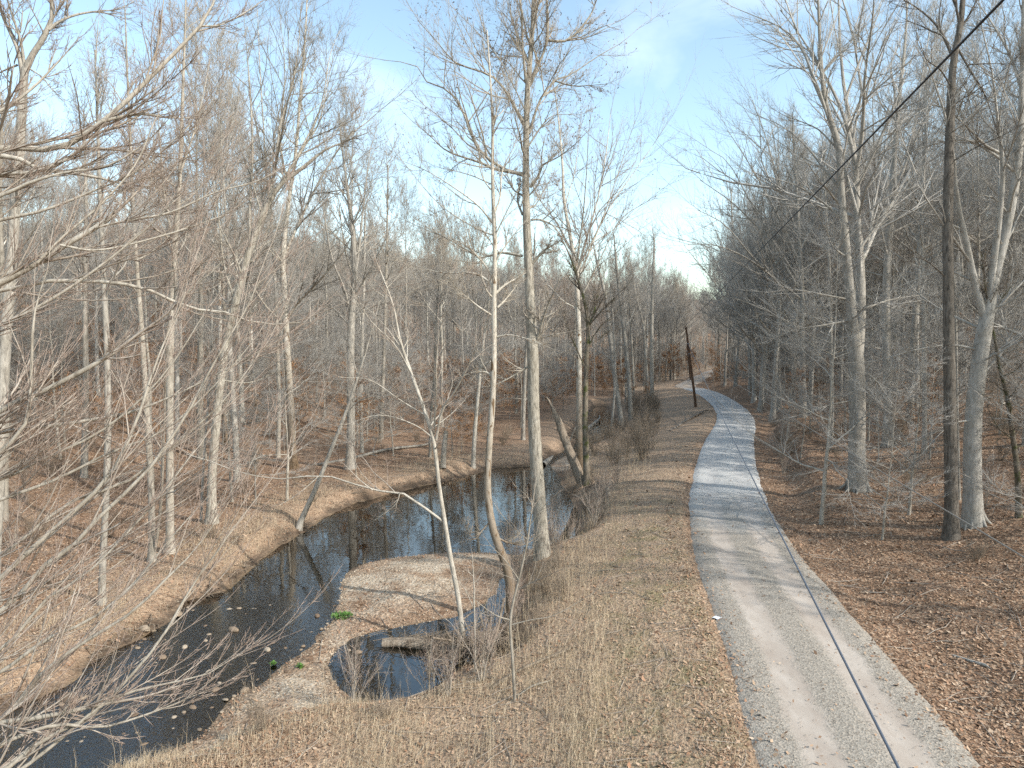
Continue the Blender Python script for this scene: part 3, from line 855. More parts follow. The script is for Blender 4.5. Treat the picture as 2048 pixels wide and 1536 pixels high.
# the sinuous sycamore beside it
hero('sycamore_tree', 'sinuous pale sycamore with peeling brown lower bark between the two pools', 'tree', (1022, 1236),
     [(0, 0, 28), (1018, 1150, 27), (1000, 1100, 25), (984, 1050, 23), (975, 980, 21), (978, 900, 19), (985, 800, 18), (988, 700, 16), (988, 600, 14), (990, 500, 13), (988, 440, 12), (985, 350, 9), (985, 250, 7), (980, 150, 5), (974, 60, 3)],
     [[(985, 760, 9), (975, 745, 8), (945, 745, 5), (920, 755, 4)], [(988, 580, 9), (975, 560, 8), (940, 545, 6), (880, 545, 4), (800, 520, 2)], [(989, 560, 9), (970, 530, 7), (930, 490, 6), (880, 470, 3)], [(990, 588, 9), (1010, 570, 8), (1036, 555, 7)],
      [(995, 615, 7), (1010, 600, 6), (1030, 575, 5)], [(988, 450, 6), (955, 410, 5), (900, 370, 4), (850, 340, 3), (800, 320, 2)], [(987, 430, 7), (1000, 395, 6), (1005, 340, 5), (1030, 290, 3)], [(986, 370, 4), (940, 350, 4), (880, 335, 2)],
      [(986, 300, 4), (940, 270, 3), (870, 230, 2), (840, 200, 1.5)], [(985, 470, 5), (940, 450, 4), (870, 400, 3), (780, 290, 2)], [(985, 250, 4), (1000, 200, 3), (1010, 150, 2)], [(986, 480, 5), (1020, 410, 4), (1060, 330, 3)], [(988, 675, 6), (1020, 670, 5), (1062, 680, 3), (1110, 700, 2)],
      [(983, 1040, 6), (965, 1060, 5), (948, 1080, 3), (935, 1060, 2)], [(995, 1075, 7), (1015, 1085, 5), (1045, 1090, 4), (1065, 1080, 3)]],
     M_SYC, M_SYC, auto=8, bare=.5, autoratio=.13, c2=8, c3=6, c4=4, rmin=.004, pods=260, podsize=.05)
# the pale fan-crowned sycamore and its mossy neighbour
hero('sycamore_tree', 'pale fan-crowned sycamore standing just behind the leaning dead snag', 'tree', (1160, 945),
     [(0, 0, 19), (1158, 850, 18), (1158, 700, 16), (1155, 600, 14), (1152, 540, 13), (1140, 470, 10), (1128, 400, 8), (1125, 330, 6), (1118, 250, 4), (1110, 180, 2.5)],
     [[(1155, 545, 9), (1172, 480, 7), (1195, 400, 6), (1210, 320, 5), (1222, 220, 2)], [(1155, 560, 8), (1180, 500, 6), (1210, 430, 5), (1250, 370, 4), (1310, 285, 2)], [(1153, 530, 6), (1165, 440, 5), (1172, 360, 4), (1178, 260, 2)],
      [(1142, 500, 6), (1110, 440, 5), (1080, 400, 4), (1055, 340, 2)], [(1153, 540, 6), (1200, 450, 5), (1235, 350, 3), (1260, 270, 2)], [(1160, 600, 6), (1200, 520, 4), (1240, 440, 3), (1300, 400, 2)], [(1130, 410, 4), (1150, 340, 3), (1160, 250, 2)]],
     M_SYC, M_PALE, auto=10, bare=.4, autoratio=.16, c2=8, c3=7, c4=4, rmin=.0062, pods=160, podsize=.09)
hero('hardwood_tree', 'dark mossy forked tree at the foot of the leaning dead snag', 'tree', (1174, 968),
     [(0, 0, 20), (1171, 880, 17), (1171, 800, 15), (1173, 720, 13), (1176, 655, 11), (1168, 600, 8), (1150, 540, 6), (1135, 500, 4)],
     [[(1176, 660, 10), (1188, 625, 8), (1195, 590, 7), (1200, 555, 4)], [(1178, 650, 6), (1205, 620, 5), (1235, 590, 3)], [(1172, 740, 5), (1150, 690, 4), (1130, 640, 3)], [(1173, 700, 5), (1195, 660, 4), (1225, 630, 2)]],
     M_MOSSY, M_MOSSY, auto=8, bare=.45, autoratio=.2, c2=7, c3=6, c4=4, rmin=.006)
# thin pale double stemmed tree in front of the pool
hero('alder_tree', 'slender pale double-stemmed tree rooted on the driftwood tangle of the small pool', 'tree', (928, 1296),
     [(0, 0, 17), (917, 1200, 15), (900, 1110, 14), (889, 1040, 13), (878, 970, 12), (868, 885, 11), (852, 830, 10), (820, 740, 9), (800, 680, 7), (786, 610, 5), (760, 540, 3)],
     [[(872, 880, 9), (884, 820, 8), (905, 790, 7), (930, 745, 6), (955, 690, 4), (975, 640, 2)], [(868, 868, 7), (872, 780, 6), (874, 700, 6), (885, 640, 4), (920, 560, 2)], [(889, 1045, 9), (862, 1025, 8), (830, 1002, 8), (800, 985, 7), (745, 980, 6), (690, 962, 6), (640, 950, 5), (560, 958, 4), (480, 945, 4), (420, 922, 4), (372, 908, 3)],
      [(850, 830, 5), (800, 800, 4), (740, 760, 3), (680, 755, 2)], [(830, 760, 5), (790, 690, 4), (740, 640, 3), (700, 570, 2)], [(812, 710, 4), (760, 640, 3), (700, 590, 2)], [(870, 880, 5), (830, 850, 4), (760, 830, 3), (690, 850, 2)],
      [(745, 980, 4), (720, 960, 3), (690, 930, 2)], [(640, 950, 3), (600, 985, 3), (560, 1010, 2)], [(800, 985, 4), (790, 1010, 3), (750, 1040, 2)], [(860, 860, 4), (900, 830, 3), (930, 800, 2)]],
     M_PALE, M_PALE, auto=6, bare=.4, autoratio=.2, c2=7, c3=5, c4=4, rmin=.0036, l2=.34, flare=.15)
hero('sapling', 'tall thin pale sapling rising from the dry grass beside the small pool', 'sapling', (1030, 1402),
     [(0, 0, 10), (1025, 1320, 9), (1021, 1235, 8), (1040, 1150, 6), (1055, 1080, 5), (1066, 1000, 4), (1075, 940, 2)],
     [[(1021, 1240, 5), (990, 1230, 4), (950, 1200, 3), (930, 1180, 2)], [(1022, 1250, 4), (1060, 1240, 3), (1110, 1230, 3), (1180, 1190, 2)], [(1038, 1160, 4), (1010, 1120, 3), (980, 1090, 2)], [(1035, 1180, 4), (1075, 1160, 3), (1120, 1140, 2)], [(1056, 1080, 3), (1020, 1050, 2.4), (990, 1010, 2)], [(1060, 1050, 3), (1090, 1010, 2), (1110, 990, 1.6)]],
     M_PALE, M_PALE, auto=6, bare=.4, autoratio=.2, c2=5, c3=3, c4=0, rmin=.0032, flare=.1, sides=7)
hero('sapling', 'thin grey sapling standing in front of the driftwood tangle', 'sapling', (950, 1345),
     [(0, 0, 6), (950, 1290, 6), (949, 1230, 5), (948, 1170, 4), (944, 1110, 2)], [[(949, 1220, 3), (930, 1180, 2.4), (905, 1150, 2)], [(949, 1250, 3), (975, 1200, 2), (985, 1150, 2)]],
     M_PALE, M_PALE, auto=6, bare=.4, autoratio=.25, c2=4, c3=3, c4=0, rmin=.003, flare=.1, sides=6)
# woods across the creek
hero('hardwood_tree', 'slim grey tree leaning steeply over the pool from its muddy edge', 'tree', (595, 1056),
     [(0, 0, 17), (630, 980, 14), (660, 905, 12), (690, 830, 10), (712, 765, 8), (735, 690, 6), (760, 600, 3)], [[(690, 830, 4), (720, 800, 3), (760, 790, 2)], [(715, 750, 4), (700, 700, 3), (680, 650, 2)]], M_GREY, M_GREY, auto=5, bare=.6, c2=6, c3=5, c4=4)
hero('hardwood_tree', 'stout pale grey tree on the far bank behind the leaning slim tree', 'tree', (700, 938),
     [(0, 0, 26), (702, 850, 24), (701, 750, 23), (702, 660, 21), (708, 580, 18), (708, 500, 14), (700, 420, 10), (690, 340, 6), (680, 270, 3)],
     [[(704, 640, 9), (690, 580, 8), (665, 520, 7), (650, 440, 5), (640, 360, 2)], [(710, 560, 9), (720, 480, 8), (728, 400, 6), (740, 300, 3)], [(705, 600, 6), (740, 540, 5), (770, 480, 3)], [(703, 655, 6), (660, 610, 5), (620, 590, 3)], [(704, 640, 6), (750, 610, 5), (800, 600, 3)]],
     M_GREY, M_GREY, auto=12, bare=.4, autoratio=.2, c2=9, c3=8, c4=3, rmin=.0066)
hero('sycamore_tree', 'tall pale tree with patchy white bark and wide forking crown across the creek', 'tree', (586, 936),
     [(0, 0, 24), (583, 850, 22), (578, 760, 21), (572, 660, 19), (570, 600, 18), (566, 520, 15), (575, 420, 12), (590, 320, 9), (600, 200, 7), (610, 80, 5), (615, -30, 3)],
     [[(572, 640, 10), (600, 600, 9), (640, 560, 8), (690, 500, 5)], [(568, 580, 10), (550, 530, 9), (540, 440, 8), (530, 300, 6), (520, 140, 4), (515, 20, 2)], [(566, 520, 9), (600, 440, 8), (640, 360, 7), (690, 280, 6), (740, 240, 3)], [(580, 390, 7), (560, 280, 6), (570, 150, 4), (560, 30, 2)], [(590, 320, 6), (640, 220, 5), (660, 110, 3), (680, 60, 2)], [(571, 650, 6), (530, 610, 5), (500, 560, 3)]],
     M_SYC, M_GREY, auto=14, bare=.4, autoratio=.17, c2=9, c3=8, c4=3, rmin=.0066)
hero('hardwood_tree', 'big slanting grey tree with dark mossy streaks and green moss at its foot', 'tree', (424, 1046),
     [(0, 0, 30), (424, 960, 26), (430, 880, 25), (438, 790, 24), (450, 700, 23), (470, 610, 21), (497, 510, 19), (530, 420, 16), (560, 370, 13), (600, 340, 10), (650, 300, 6), (700, 280, 3)],
     [[(530, 420, 10), (550, 340, 9), (560, 250, 8), (585, 170, 6), (600, 60, 3)], [(500, 500, 10), (500, 400, 9), (505, 300, 8), (500, 180, 6), (490, 60, 3)], [(470, 600, 8), (450, 540, 7), (440, 460, 5), (430, 350, 3)], [(560, 370, 8), (610, 290, 7), (640, 240, 5), (660, 140, 3)], [(440, 760, 5), (500, 765, 4), (560, 740, 3)]],
     M_FURROW, M_FURROW, auto=12, bare=.45, autoratio=.2, c2=9, c3=8, c4=4, rmin=.0055)
hero('hardwood_tree', 'straight whitish trunk close to the creek bend, thicker of the pale pair', 'tree', (340, 1106),
     [(0, 0, 24), (340, 1000, 22), (340, 880, 21), (340, 760, 20), (343, 640, 18), (350, 500, 15), (360, 350, 11), (365, 200, 8), (370, 60, 5), (372, -40, 3)],
     [[(344, 620, 7), (370, 540, 6), (400, 440, 5), (420, 300, 2)], [(350, 500, 7), (330, 400, 6), (320, 280, 4), (310, 150, 2)], [(360, 350, 6), (395, 240, 5), (420, 120, 2)]], M_PALE, M_PALE, auto=12, bare=.4, autoratio=.16, c2=8, c3=7, c4=4, rmin=.005)
hero('hardwood_tree', 'whitish twin-stemmed tree close to the creek bend, its thin second stem hugging the first', 'tree', (304, 1122),
     [(0, 0, 20), (303, 1000, 18), (297, 880, 17), (290, 760, 15), (282, 640, 13), (270, 480, 10), (262, 320, 8), (255, 150, 5), (250, 20, 3)],
     [[(308, 1110, 9), (320, 1030, 9), (326, 920, 8), (330, 800, 6), (335, 650, 4)], [(282, 640, 6), (250, 560, 5), (230, 440, 3)], [(270, 480, 6), (300, 380, 5), (310, 250, 2)]], M_PALE, M_PALE, auto=12, bare=.45, autoratio=.16, c2=8, c3=7, c4=4, rmin=.005)
hero('hardwood_tree', 'grey tree with a hollow tan split near its foot', 'tree', (204, 1208),
     [(0, 0, 22), (206, 1120, 19), (212, 1000, 18), (216, 850, 18), (214, 700, 16), (208, 560, 14), (200, 400, 10), (195, 240, 7), (190, 100, 4)],
     [[(210, 600, 6), (240, 520, 5), (260, 420, 3)], [(205, 500, 6), (170, 420, 5), (150, 320, 2)]], M_GREY, M_GREY, auto=10, bare=.5, autoratio=.16, c2=8, c3=7, c4=4, rmin=.0045)
hero('hardwood_tree', 'broad old grey tree forking high with one blackened limb', 'tree', (-18, 1210),
     [(0, 0, 40), (-5, 1000, 33), (10, 700, 30), (28, 450, 27), (42, 260, 24), (48, 150, 21), (62, 115, 16), (85, 80, 14), (103, 40, 11), (104, 0, 9), (108, -80, 5)],
     [[(46, 150, 15), (36, 100, 12), (18, 60, 10), (2, 20, 8), (-10, -60, 4)], [(50, 140, 9), (42, 85, 8), (28, 40, 7), (15, 0, 6), (5, -60, 3)], [(98, 60, 9), (115, 45, 8), (150, 30, 7), (190, 23, 6), (240, 18, 4), (268, 2, 2)], [(60, 138, 5), (85, 155, 4), (105, 180, 4), (130, 200, 2)], [(35, 130, 6), (10, 140, 5), (-30, 160, 3)], [(75, 90, 6), (90, 60, 6), (115, 20, 5), (125, -20, 3)]],
     M_GREY, M_PALE, auto=8, bare=.55, autoratio=.13, c2=9, c3=7, c4=4, rmin=.0045)
for base, tr, lb in [
    ((8, 1040), [(0, 0, 22), (10, 900, 20), (12, 760, 18), (6, 600, 16), (0, 400, 11), (5, 200, 6)], 'thick whitish trunk beside the broad old forking tree'),
    ((168, 955), [(0, 0, 20), (170, 880, 18), (172, 760, 16), (170, 600, 13), (172, 420, 9), (168, 250, 5)], 'brownish trunk standing well back behind the hollow split tree'),
    ((402, 1040), [(0, 0, 8), (408, 920, 7), (418, 780, 6), (424, 640, 5), (430, 480, 3)], 'thin straight stem leaning against the foot of the mossy slanting tree'),
    ((556, 915), [(0, 0, 13), (558, 820, 12), (556, 720, 11), (552, 600, 9), (545, 470, 7), (540, 330, 4)], 'dim grey trunk just behind the white patchy forking tree'),
    ((762, 878), [(0, 0, 13), (764, 800, 12), (768, 700, 10), (772, 560, 8), (775, 420, 5), (776, 330, 3)], 'grey trunk on the litter slope behind the stout pale tree'),
    ((724, 905), [(0, 0, 11), (722, 800, 10), (724, 700, 9), (728, 560, 7), (730, 430, 4)], 'slim grey trunk half hidden behind the stout pale tree'),
    ((946, 935), [(0, 0, 13), (950, 860, 12), (957, 780, 10), (966, 690, 8), (978, 600, 6), (990, 500, 4)], 'pale thin tree on the cut bank between the two main trunks of the pool'),
    ((1046, 880), [(0, 0, 12), (1048, 800, 11), (1053, 700, 9), (1062, 600, 7), (1070, 480, 5)], 'grey trunk behind the tall tulip tree on the leaf slope'),
    ((860, 915), [(0, 0, 9), (862, 840, 8), (868, 760, 7), (872, 650, 5), (880, 540, 3)], 'thin trunk behind the double-stemmed tree across the pool'),
    ((1244, 852), [(0, 0, 15), (1232, 770, 14), (1222, 690, 12), (1212, 600, 9), (1195, 530, 6), (1185, 480, 3)], 'leaning grey tree at the head of the creek, first of the line along the bank'),
    ((1262, 838), [(0, 0, 14), (1258, 760, 13), (1250, 680, 11), (1240, 600, 9), (1232, 520, 6), (1228, 470, 3)], 'straight grey tree at the head of the creek, second of the line along the bank'),
    ((1304, 800), [(0, 0, 12), (1304, 720, 11), (1304, 630, 10), (1306, 560, 8), (1308, 500, 5), (1308, 470, 3)], 'straight whitish trunk near the road bend, taller of the close pair'),
    ((1297, 790), [(0, 0, 8), (1292, 720, 8), (1286, 650, 7), (1272, 590, 5), (1262, 530, 3)], 'crooked whitish trunk near the road bend, thinner of the close pair'),
    ((1222, 862), [(0, 0, 8), (1228, 800, 7), (1230, 730, 7), (1226, 640, 5), (1220, 560, 3)], 'thin upright stem between the leaning trees at the head of the creek'),
    ((1268, 800), [(0, 0, 7), (1266, 740, 7), (1262, 660, 6), (1258, 580, 4), (1256, 520, 2)], 'slim pale stem just past the line of trees along the creek'),
    ]:
    hero('hardwood_tree', lb, 'tree', base, tr, (), M_PALE if 'whit' in lb or 'pale' in lb else M_GREY, M_GREY, auto=12, bare=.45, autoratio=.22, c2=7, c3=6, c4=2, rmin=.008, flare=.3)
# woods above the road
hero('beech_tree', 'great double-trunked beech with spreading roots at the top of the road bank', 'tree', (1715, 980),
     [(0, 0, 46), (1713, 900, 44), (1714, 800, 44), (1712, 720, 42), (1704, 640, 29), (1697, 560, 26), (1690, 480, 24), (1682, 390, 21), (1678, 300, 18), (1662, 245, 16), (1648, 190, 12), (1640, 90, 9), (1635, -40, 5)],
     [[(1716, 705, 30), (1722, 620, 28), (1720, 520, 25), (1714, 430, 22), (1712, 350, 20), (1704, 270, 16), (1690, 190, 13), (1680, 90, 10), (1676, -40, 6)], [(1712, 330, 12), (1690, 240, 10), (1660, 170, 9), (1630, 120, 8), (1600, 70, 6), (1560, 20, 4)],
      [(1664, 245, 10), (1630, 170, 9), (1610, 110, 8), (1570, 60, 6), (1480, 20, 3)], [(1712, 350, 12), (1725, 260, 11), (1730, 150, 9), (1745, 40, 6), (1750, -60, 3)], [(1682, 380, 9), (1650, 340, 8), (1610, 290, 6), (1560, 250, 4), (1510, 230, 2)], [(1686, 440, 9), (1640, 400, 7), (1590, 370, 5), (1520, 350, 3)],
      [(1718, 500, 9), (1760, 440, 7), (1800, 380, 5)], [(1700, 600, 8), (1650, 590, 6), (1590, 580, 4), (1530, 585, 2)], [(1702, 640, 8), (1650, 650, 6), (1590, 660, 4), (1540, 680, 2)], [(1720, 620, 8), (1780, 600, 6), (1840, 590, 3)], [(1716, 740, 7), (1750, 760, 6), (1800, 830, 3)], [(1712, 800, 6), (1660, 810, 5), (1600, 830, 3)], [(1690, 200, 8), (1720, 120, 7), (1760, 20, 4)]],
     M_BEECH, M_BEECH, auto=20, bare=.3, autoratio=.22, autoang=(1.3, .5), c2=9, c3=7, c4=4, rmin=.0038, flare=.5, flat=.3, roots=11)
hero('beech_tree', 'straight beech standing behind the great double-trunked beech', 'tree', (1776, 893),
     [(0, 0, 28), (1776, 800, 24), (1773, 700, 23), (1772, 600, 22), (1776, 500, 20), (1783, 400, 18), (1790, 290, 14), (1800, 180, 10), (1812, 60, 6), (1815, -40, 3)],
     [[(1776, 520, 9), (1758, 440, 8), (1750, 340, 6), (1745, 200, 3)], [(1783, 400, 9), (1820, 300, 8), (1840, 180, 5), (1860, 60, 3)], [(1774, 620, 7), (1830, 600, 5), (1880, 590, 3)], [(1773, 700, 6), (1710, 690, 4), (1650, 700, 2)]], M_BEECH, M_BEECH, auto=18, bare=.3, autoratio=.2, autoang=(1.3, .5), c2=9, c3=7, c4=4, rmin=.0045, flat=.3, flare=.4, roots=8)
hero('oak_tree', 'dark-barked straight tree growing right against the forked grey beech', 'tree', (1902, 1078),
     [(0, 0, 40), (1902, 980, 34), (1900, 850, 33), (1898, 700, 30), (1896, 550, 28), (1896, 400, 26), (1900, 250, 23), (1906, 130, 19), (1922, 40, 15), (1928, -50, 11), (1930, -160, 6)],
     [[(1908, 120, 9), (1880, 60, 8), (1840, 20, 6), (1790, -10, 4)], [(1912, 90, 7), (1940, 140, 6), (1970, 190, 5), (2000, 280, 3)], [(1898, 560, 5), (1850, 520, 4), (1800, 510, 2)]], M_DARK, M_DARK, auto=8, bare=.6, autoratio=.13, c2=8, c3=7, c4=4, rmin=.0042, flare=.35)
hero('beech_tree', 'massive forked grey beech growing right against the dark straight tree', 'tree', (1946, 1052),
     [(0, 0, 50), (1944, 950, 46), (1946, 850, 44), (1956, 740, 42), (1972, 640, 38), (1988, 560, 27), (2010, 470, 25), (2030, 370, 22), (2042, 250, 18), (2046, 120, 14), (2048, -30, 9)],
     [[(1970, 640, 22), (1948, 560, 20), (1930, 470, 17), (1914, 400, 14), (1908, 320, 11), (1890, 230, 8), (1860, 140, 5), (1830, 60, 3)], [(1975, 620, 22), (1985, 540, 20), (1998, 440, 18), (2006, 340, 14), (1996, 250, 10), (1985, 150, 7), (1960, 40, 4)], [(1960, 700, 9), (1900, 690, 7), (1830, 700, 5), (1760, 720, 3)],
      [(2035, 350, 9), (1990, 310, 8), (1930, 280, 6), (1860, 290, 4), (1800, 310, 2)], [(2010, 310, 9), (1970, 290, 8), (1920, 240, 6), (1870, 210, 5), (1830, 230, 3)], [(2044, 180, 9), (2020, 110, 8), (1980, 40, 6), (1950, 0, 4)], [(2005, 330, 8), (2030, 300, 6), (2080, 270, 3)],
      [(1955, 760, 9), (2010, 700, 7), (2070, 640, 4)], [(1948, 840, 7), (1900, 850, 5), (1850, 900, 3)], [(1972, 640, 8), (2020, 590, 7), (2080, 530, 4)], [(1940, 560, 7), (1890, 540, 5), (1830, 560, 4), (1760, 590, 2)], [(1925, 460, 7), (1880, 440, 5), (1820, 420, 3)]],
     M_BEECH, M_BEECH, auto=16, bare=.3, autoratio=.2, autoang=(1.3, .5), c2=9, c3=7, c4=4, rmin=.0036, flat=.3, flare=.4, roots=9)
for base, tr, mt, lb in [
    ((1849, 905), [(0, 0, 14), (1849, 800, 12), (1848, 680, 12), (1846, 560, 10), (1843, 420, 8), (1850, 280, 5), (1855, 150, 3)], M_BEECH, 'slim beech between the great double beech and the dark straight tree'),
    ((2038, 1035), [(0, 0, 17), (2034, 940, 15), (2022, 850, 13), (2014, 790, 11), (2000, 740, 9), (1990, 680, 7), (1975, 600, 5), (1965, 520, 3)], M_MOSSY, 'crooked dark understory tree beside the massive forked beech'),
    ((1918, 1000), [(0, 0, 9), (1916, 900, 8), (1914, 780, 7), (1912, 660, 6), (1908, 540, 4)], M_BEECH, 'pale thin trunk showing between the dark straight tree and the forked beech'),
    ((1662, 890), [(0, 0, 12), (1664, 800, 11), (1662, 700, 10), (1660, 560, 8), (1652, 420, 6), (1645, 300, 3)], M_BEECH, 'slender beech next to the great double-trunked beech, farther up the road'),
    ((1500, 790), [(0, 0, 7), (1500, 730, 6), (1500, 660, 6), (1502, 560, 5), (1506, 440, 3)], M_BEECH, 'thin grey trunk on the bank above the road bend'),
    ]:
    hero('beech_tree' if mt is M_BEECH else 'understory_tree', lb, 'tree', base, tr, (), mt, mt, auto=18, bare=.3, autoratio=.24, autoang=(1.3, .5), c2=7, c3=6, c4=3, rmin=.007, flare=.4, flat=.3)

hero('beech_tree', 'wide-crowned grey beech whose upper limbs fan out over the road before the bend', 'tree', (1606, 835),
     [(0, 0, 18), (1606, 760, 16), (1604, 680, 15), (1604, 580, 13), (1598, 470, 10), (1592, 360, 7), (1585, 250, 4)],
     [[(1604, 640, 8), (1560, 570, 7), (1500, 520, 6), (1430, 490, 4), (1372, 490, 2)], [(1604, 590, 8), (1545, 490, 7), (1470, 410, 5), (1400, 360, 2)], [(1601, 530, 8), (1550, 420, 6), (1500, 330, 4), (1455, 260, 2)], [(1599, 480, 7), (1560, 370, 6), (1530, 270, 4), (1505, 200, 2)],
      [(1604, 660, 6), (1550, 630, 5), (1480, 600, 3), (1425, 590, 2)], [(1600, 500, 7), (1640, 420, 6), (1670, 330, 3)], [(1604, 600, 7), (1520, 530, 5), (1450, 450, 4), (1395, 420, 2)], [(1604, 570, 6), (1520, 440, 5), (1460, 330, 3), (1420, 300, 2)]],
     M_BEECH, M_BEECH, auto=16, bare=.3, autoratio=.24, autoang=(1.2, .4), c2=10, c3=8, c4=4, rmin=.007, flare=.4)
hero('beech_tree', 'grey beech beyond the road bend with a pale foot on its bank', 'tree', (1470, 757),
     [(0, 0, 10), (1470, 700, 9), (1468, 640, 9), (1466, 560, 8), (1465, 470, 6), (1462, 380, 3)],
     [[(1468, 640, 5), (1440, 580, 4), (1400, 530, 3), (1368, 490, 1.5)], [(1467, 600, 5), (1435, 530, 4), (1395, 470, 1.5)], [(1466, 560, 5), (1440, 480, 3), (1410, 420, 1.5)], [(1468, 660, 4), (1440, 620, 3), (1405, 575, 1.5)], [(1466, 540, 4), (1490, 450, 3), (1500, 380, 1.5)]],
     M_BEECH, M_BEECH, auto=12, bare=.3, autoratio=.22, autoang=(1.2, .4), c2=9, c3=8, c4=3, rmin=.010, flare=.4)

# leaning dead snag by the creek
def hero_log(name, label, cat, pts, depth0, depth1, mt, sides=10, stubs=0, K=18, taper_end=True):
    a = np.array(pts, float); c = catmull(np.c_[a[:, :2], np.zeros(len(a)), a[:, 2]], K)
    dep = np.linspace(depth0, depth1, K)
    p = P(c[:, 0], c[:, 1], dep); r = np.maximum(c[:, 3] / 2 / F * dep, .006)
    b = p[0].copy()
    s = Soup().add(*tubes((p - b)[None], r[None], sides, .1))
    m = len(s.c[0])
    e0 = np.arange(sides)
    if stubs:
        B, R = grow((p - b)[None], r[None], stubs, .2, .9, .3, .22, 5, .1, .0, .2, .4, .006); s.add(*tubes(B, R, 5))
    o = link(name, s.mesh(name, [mt]), None, b)
    # close the two broken ends
    return tag(o, label, cat)
def gd(px, py): return G(px, py)[1]
dS = gd(1166, 968)
hero_log('dead_snag', 'broken dark dead trunk leaning away from the mossy forked tree', 'dead tree', [(1168, 975, 22), (1150, 930, 20), (1130, 880, 17), (1118, 845, 14), (1107, 820, 8)], dS, dS + 1.5, M_DEAD, stubs=3)
hero_log('fallen_log', 'pale fallen trunk lying across the narrow upper creek', 'log', [(1086, 930, 12), (1120, 905, 11), (1155, 875, 9), (1185, 850, 7), (1196, 840, 4)], gd(1086, 930) - .3, gd(1196, 846), M_PALE, stubs=5)
dL = G(1345, 862); dL2 = G(1402, 826)
hero_log('fallen_branch', 'dark fallen branch on the brushy slope below the utility pole', 'branch', [(1340, 862, 3), (1362, 848, 5), (1385, 834, 5), (1408, 822, 3)], dL[1], dL2[1], M_DARK, 7, stubs=7)
gA, gB = gd(1842, 962), gd(2048, 966)
hero_log('fallen_log', 'dark fallen log lying behind the forked beech', 'log', [(1838, 962, 4), (1880, 955, 8), (1960, 960, 9), (2050, 962, 9), (2100, 964, 6)], gA, gA + .8, M_DEAD, stubs=6)
gA = gd(1300 + 480, 1316)
hero_log('fallen_branch', 'grey fallen limb lying in the leaves by the road edge bank', 'branch', [(1905, 1310, 3), (1935, 1320, 6), (1972, 1331, 7)], gd(1905, 1312), gd(1972, 1334), M_GREY, 6, stubs=3)
hero_log('fallen_branch', 'long dead branch lying in the dry grass beside the tall thin sapling', 'branch', [(985, 1375, 8), (1030, 1345, 7), (1085, 1320, 6), (1140, 1298, 4)], gd(985, 1378), gd(1140, 1302), M_DEAD, 6, stubs=5)
hero_log('fallen_branch', 'short pale dead branch lying in grass below the long one', 'branch', [(1035, 1392, 3), (1065, 1372, 4), (1098, 1362, 3)], gd(1035, 1394), gd(1098, 1365), M_PALE, 5, stubs=4)
hero_log('fallen_log', 'long grey log lying on the leaf slope behind the stout pale tree', 'log', [(630, 930, 5), (700, 918, 7), (770, 900, 6), (850, 890, 4)], gd(640, 932), gd(850, 893), M_GREY, 7, stubs=5)
hero_log('tree_stump', 'broken pale stump standing on the far bank of the pool', 'stump', [(886, 935, 13), (888, 900, 11), (892, 862, 8)], gd(886, 938), gd(886, 938) + .1, M_PALE, 9)
hero_log('tree_stump', 'short whitish stump in the brushy grass between creek and road', 'stump', [(1216, 992, 9), (1216, 982, 9), (1215, 973, 7)], gd(1216, 994), gd(1216, 994), M_PALE, 9, K=6)
# driftwood dam in the small pool
g0, g1 = PZ(764, 1284, WATER + .1)[1], PZ(906, 1292, WATER + .1)[1]
hero_log('fallen_log', 'half-sunken mossy log reaching into the small pool', 'log', [(766, 1287, 20), (800, 1285, 20), (850, 1289, 28), (905, 1299, 34), (945, 1304, 30)], g0, g1, M_DEAD, 12, stubs=4)
def sticks(n, centre, spread, length, rad, tilt=.35):
    p = np.asarray(centre)[None] + rng.normal(0, 1, (n, 3)) * spread
    az = rng.normal(0, .9, n) + (rng.random(n) < .5) * np.pi
    el = rng.normal(.1, tilt, n)
    d = np.stack([np.cos(az) * np.cos(el), np.sin(az) * np.cos(el), np.sin(el)], 1)
    ln = length * rng.uniform(.3, 1.2, n)[:, None]
    mid = p + rng.normal(0, .05, (n, 3)) * ln
    B = np.stack([p - d * ln / 2, mid, p + d * ln / 2], 1)
    R = rad * rng.uniform(.4, 1.4, n)[:, None] * np.array([[1, .9, .5]])
    return B, R
dm = PZ(np.array([955.]), np.array([1300.]), WATER + .25)[0]
s = Soup()
B, R = sticks(420, dm + [.1, .2, .05], np.array([.75, .45, .22]), 1.0, .012, .55); s.add(*tubes(B, R, 4), tip=.3)
B, R = sticks(420, P(868, 1284, g0 - .05) + [0, 0, .08], np.array([.62, .13, .06]), .75, .008, .22); s.add(*tubes(B, R, 4), tip=.6)
B, R = sticks(16, dm + [.1, .3, .15], np.array([.6, .4, .2]), 2.2, .035, .5); s.add(*tubes(B, R, 6))
tag(link('driftwood_tangle', s.mesh('driftwood_tangle', [M_DEAD])), 'tangle of grey driftwood sticks around the foot of the double-stemmed tree', 'driftwood', kind='stuff')
du = G(1205, 876)
B, R = sticks(160, du + [0, 0, .35], np.array([2.2, 1.6, .3]), 3.0, .022, .4)
s = Soup().add(*tubes(B, R, 4), tip=.5)
tag(link('brush_debris', s.mesh('brush_debris', [M_DEAD])), kind='stuff')

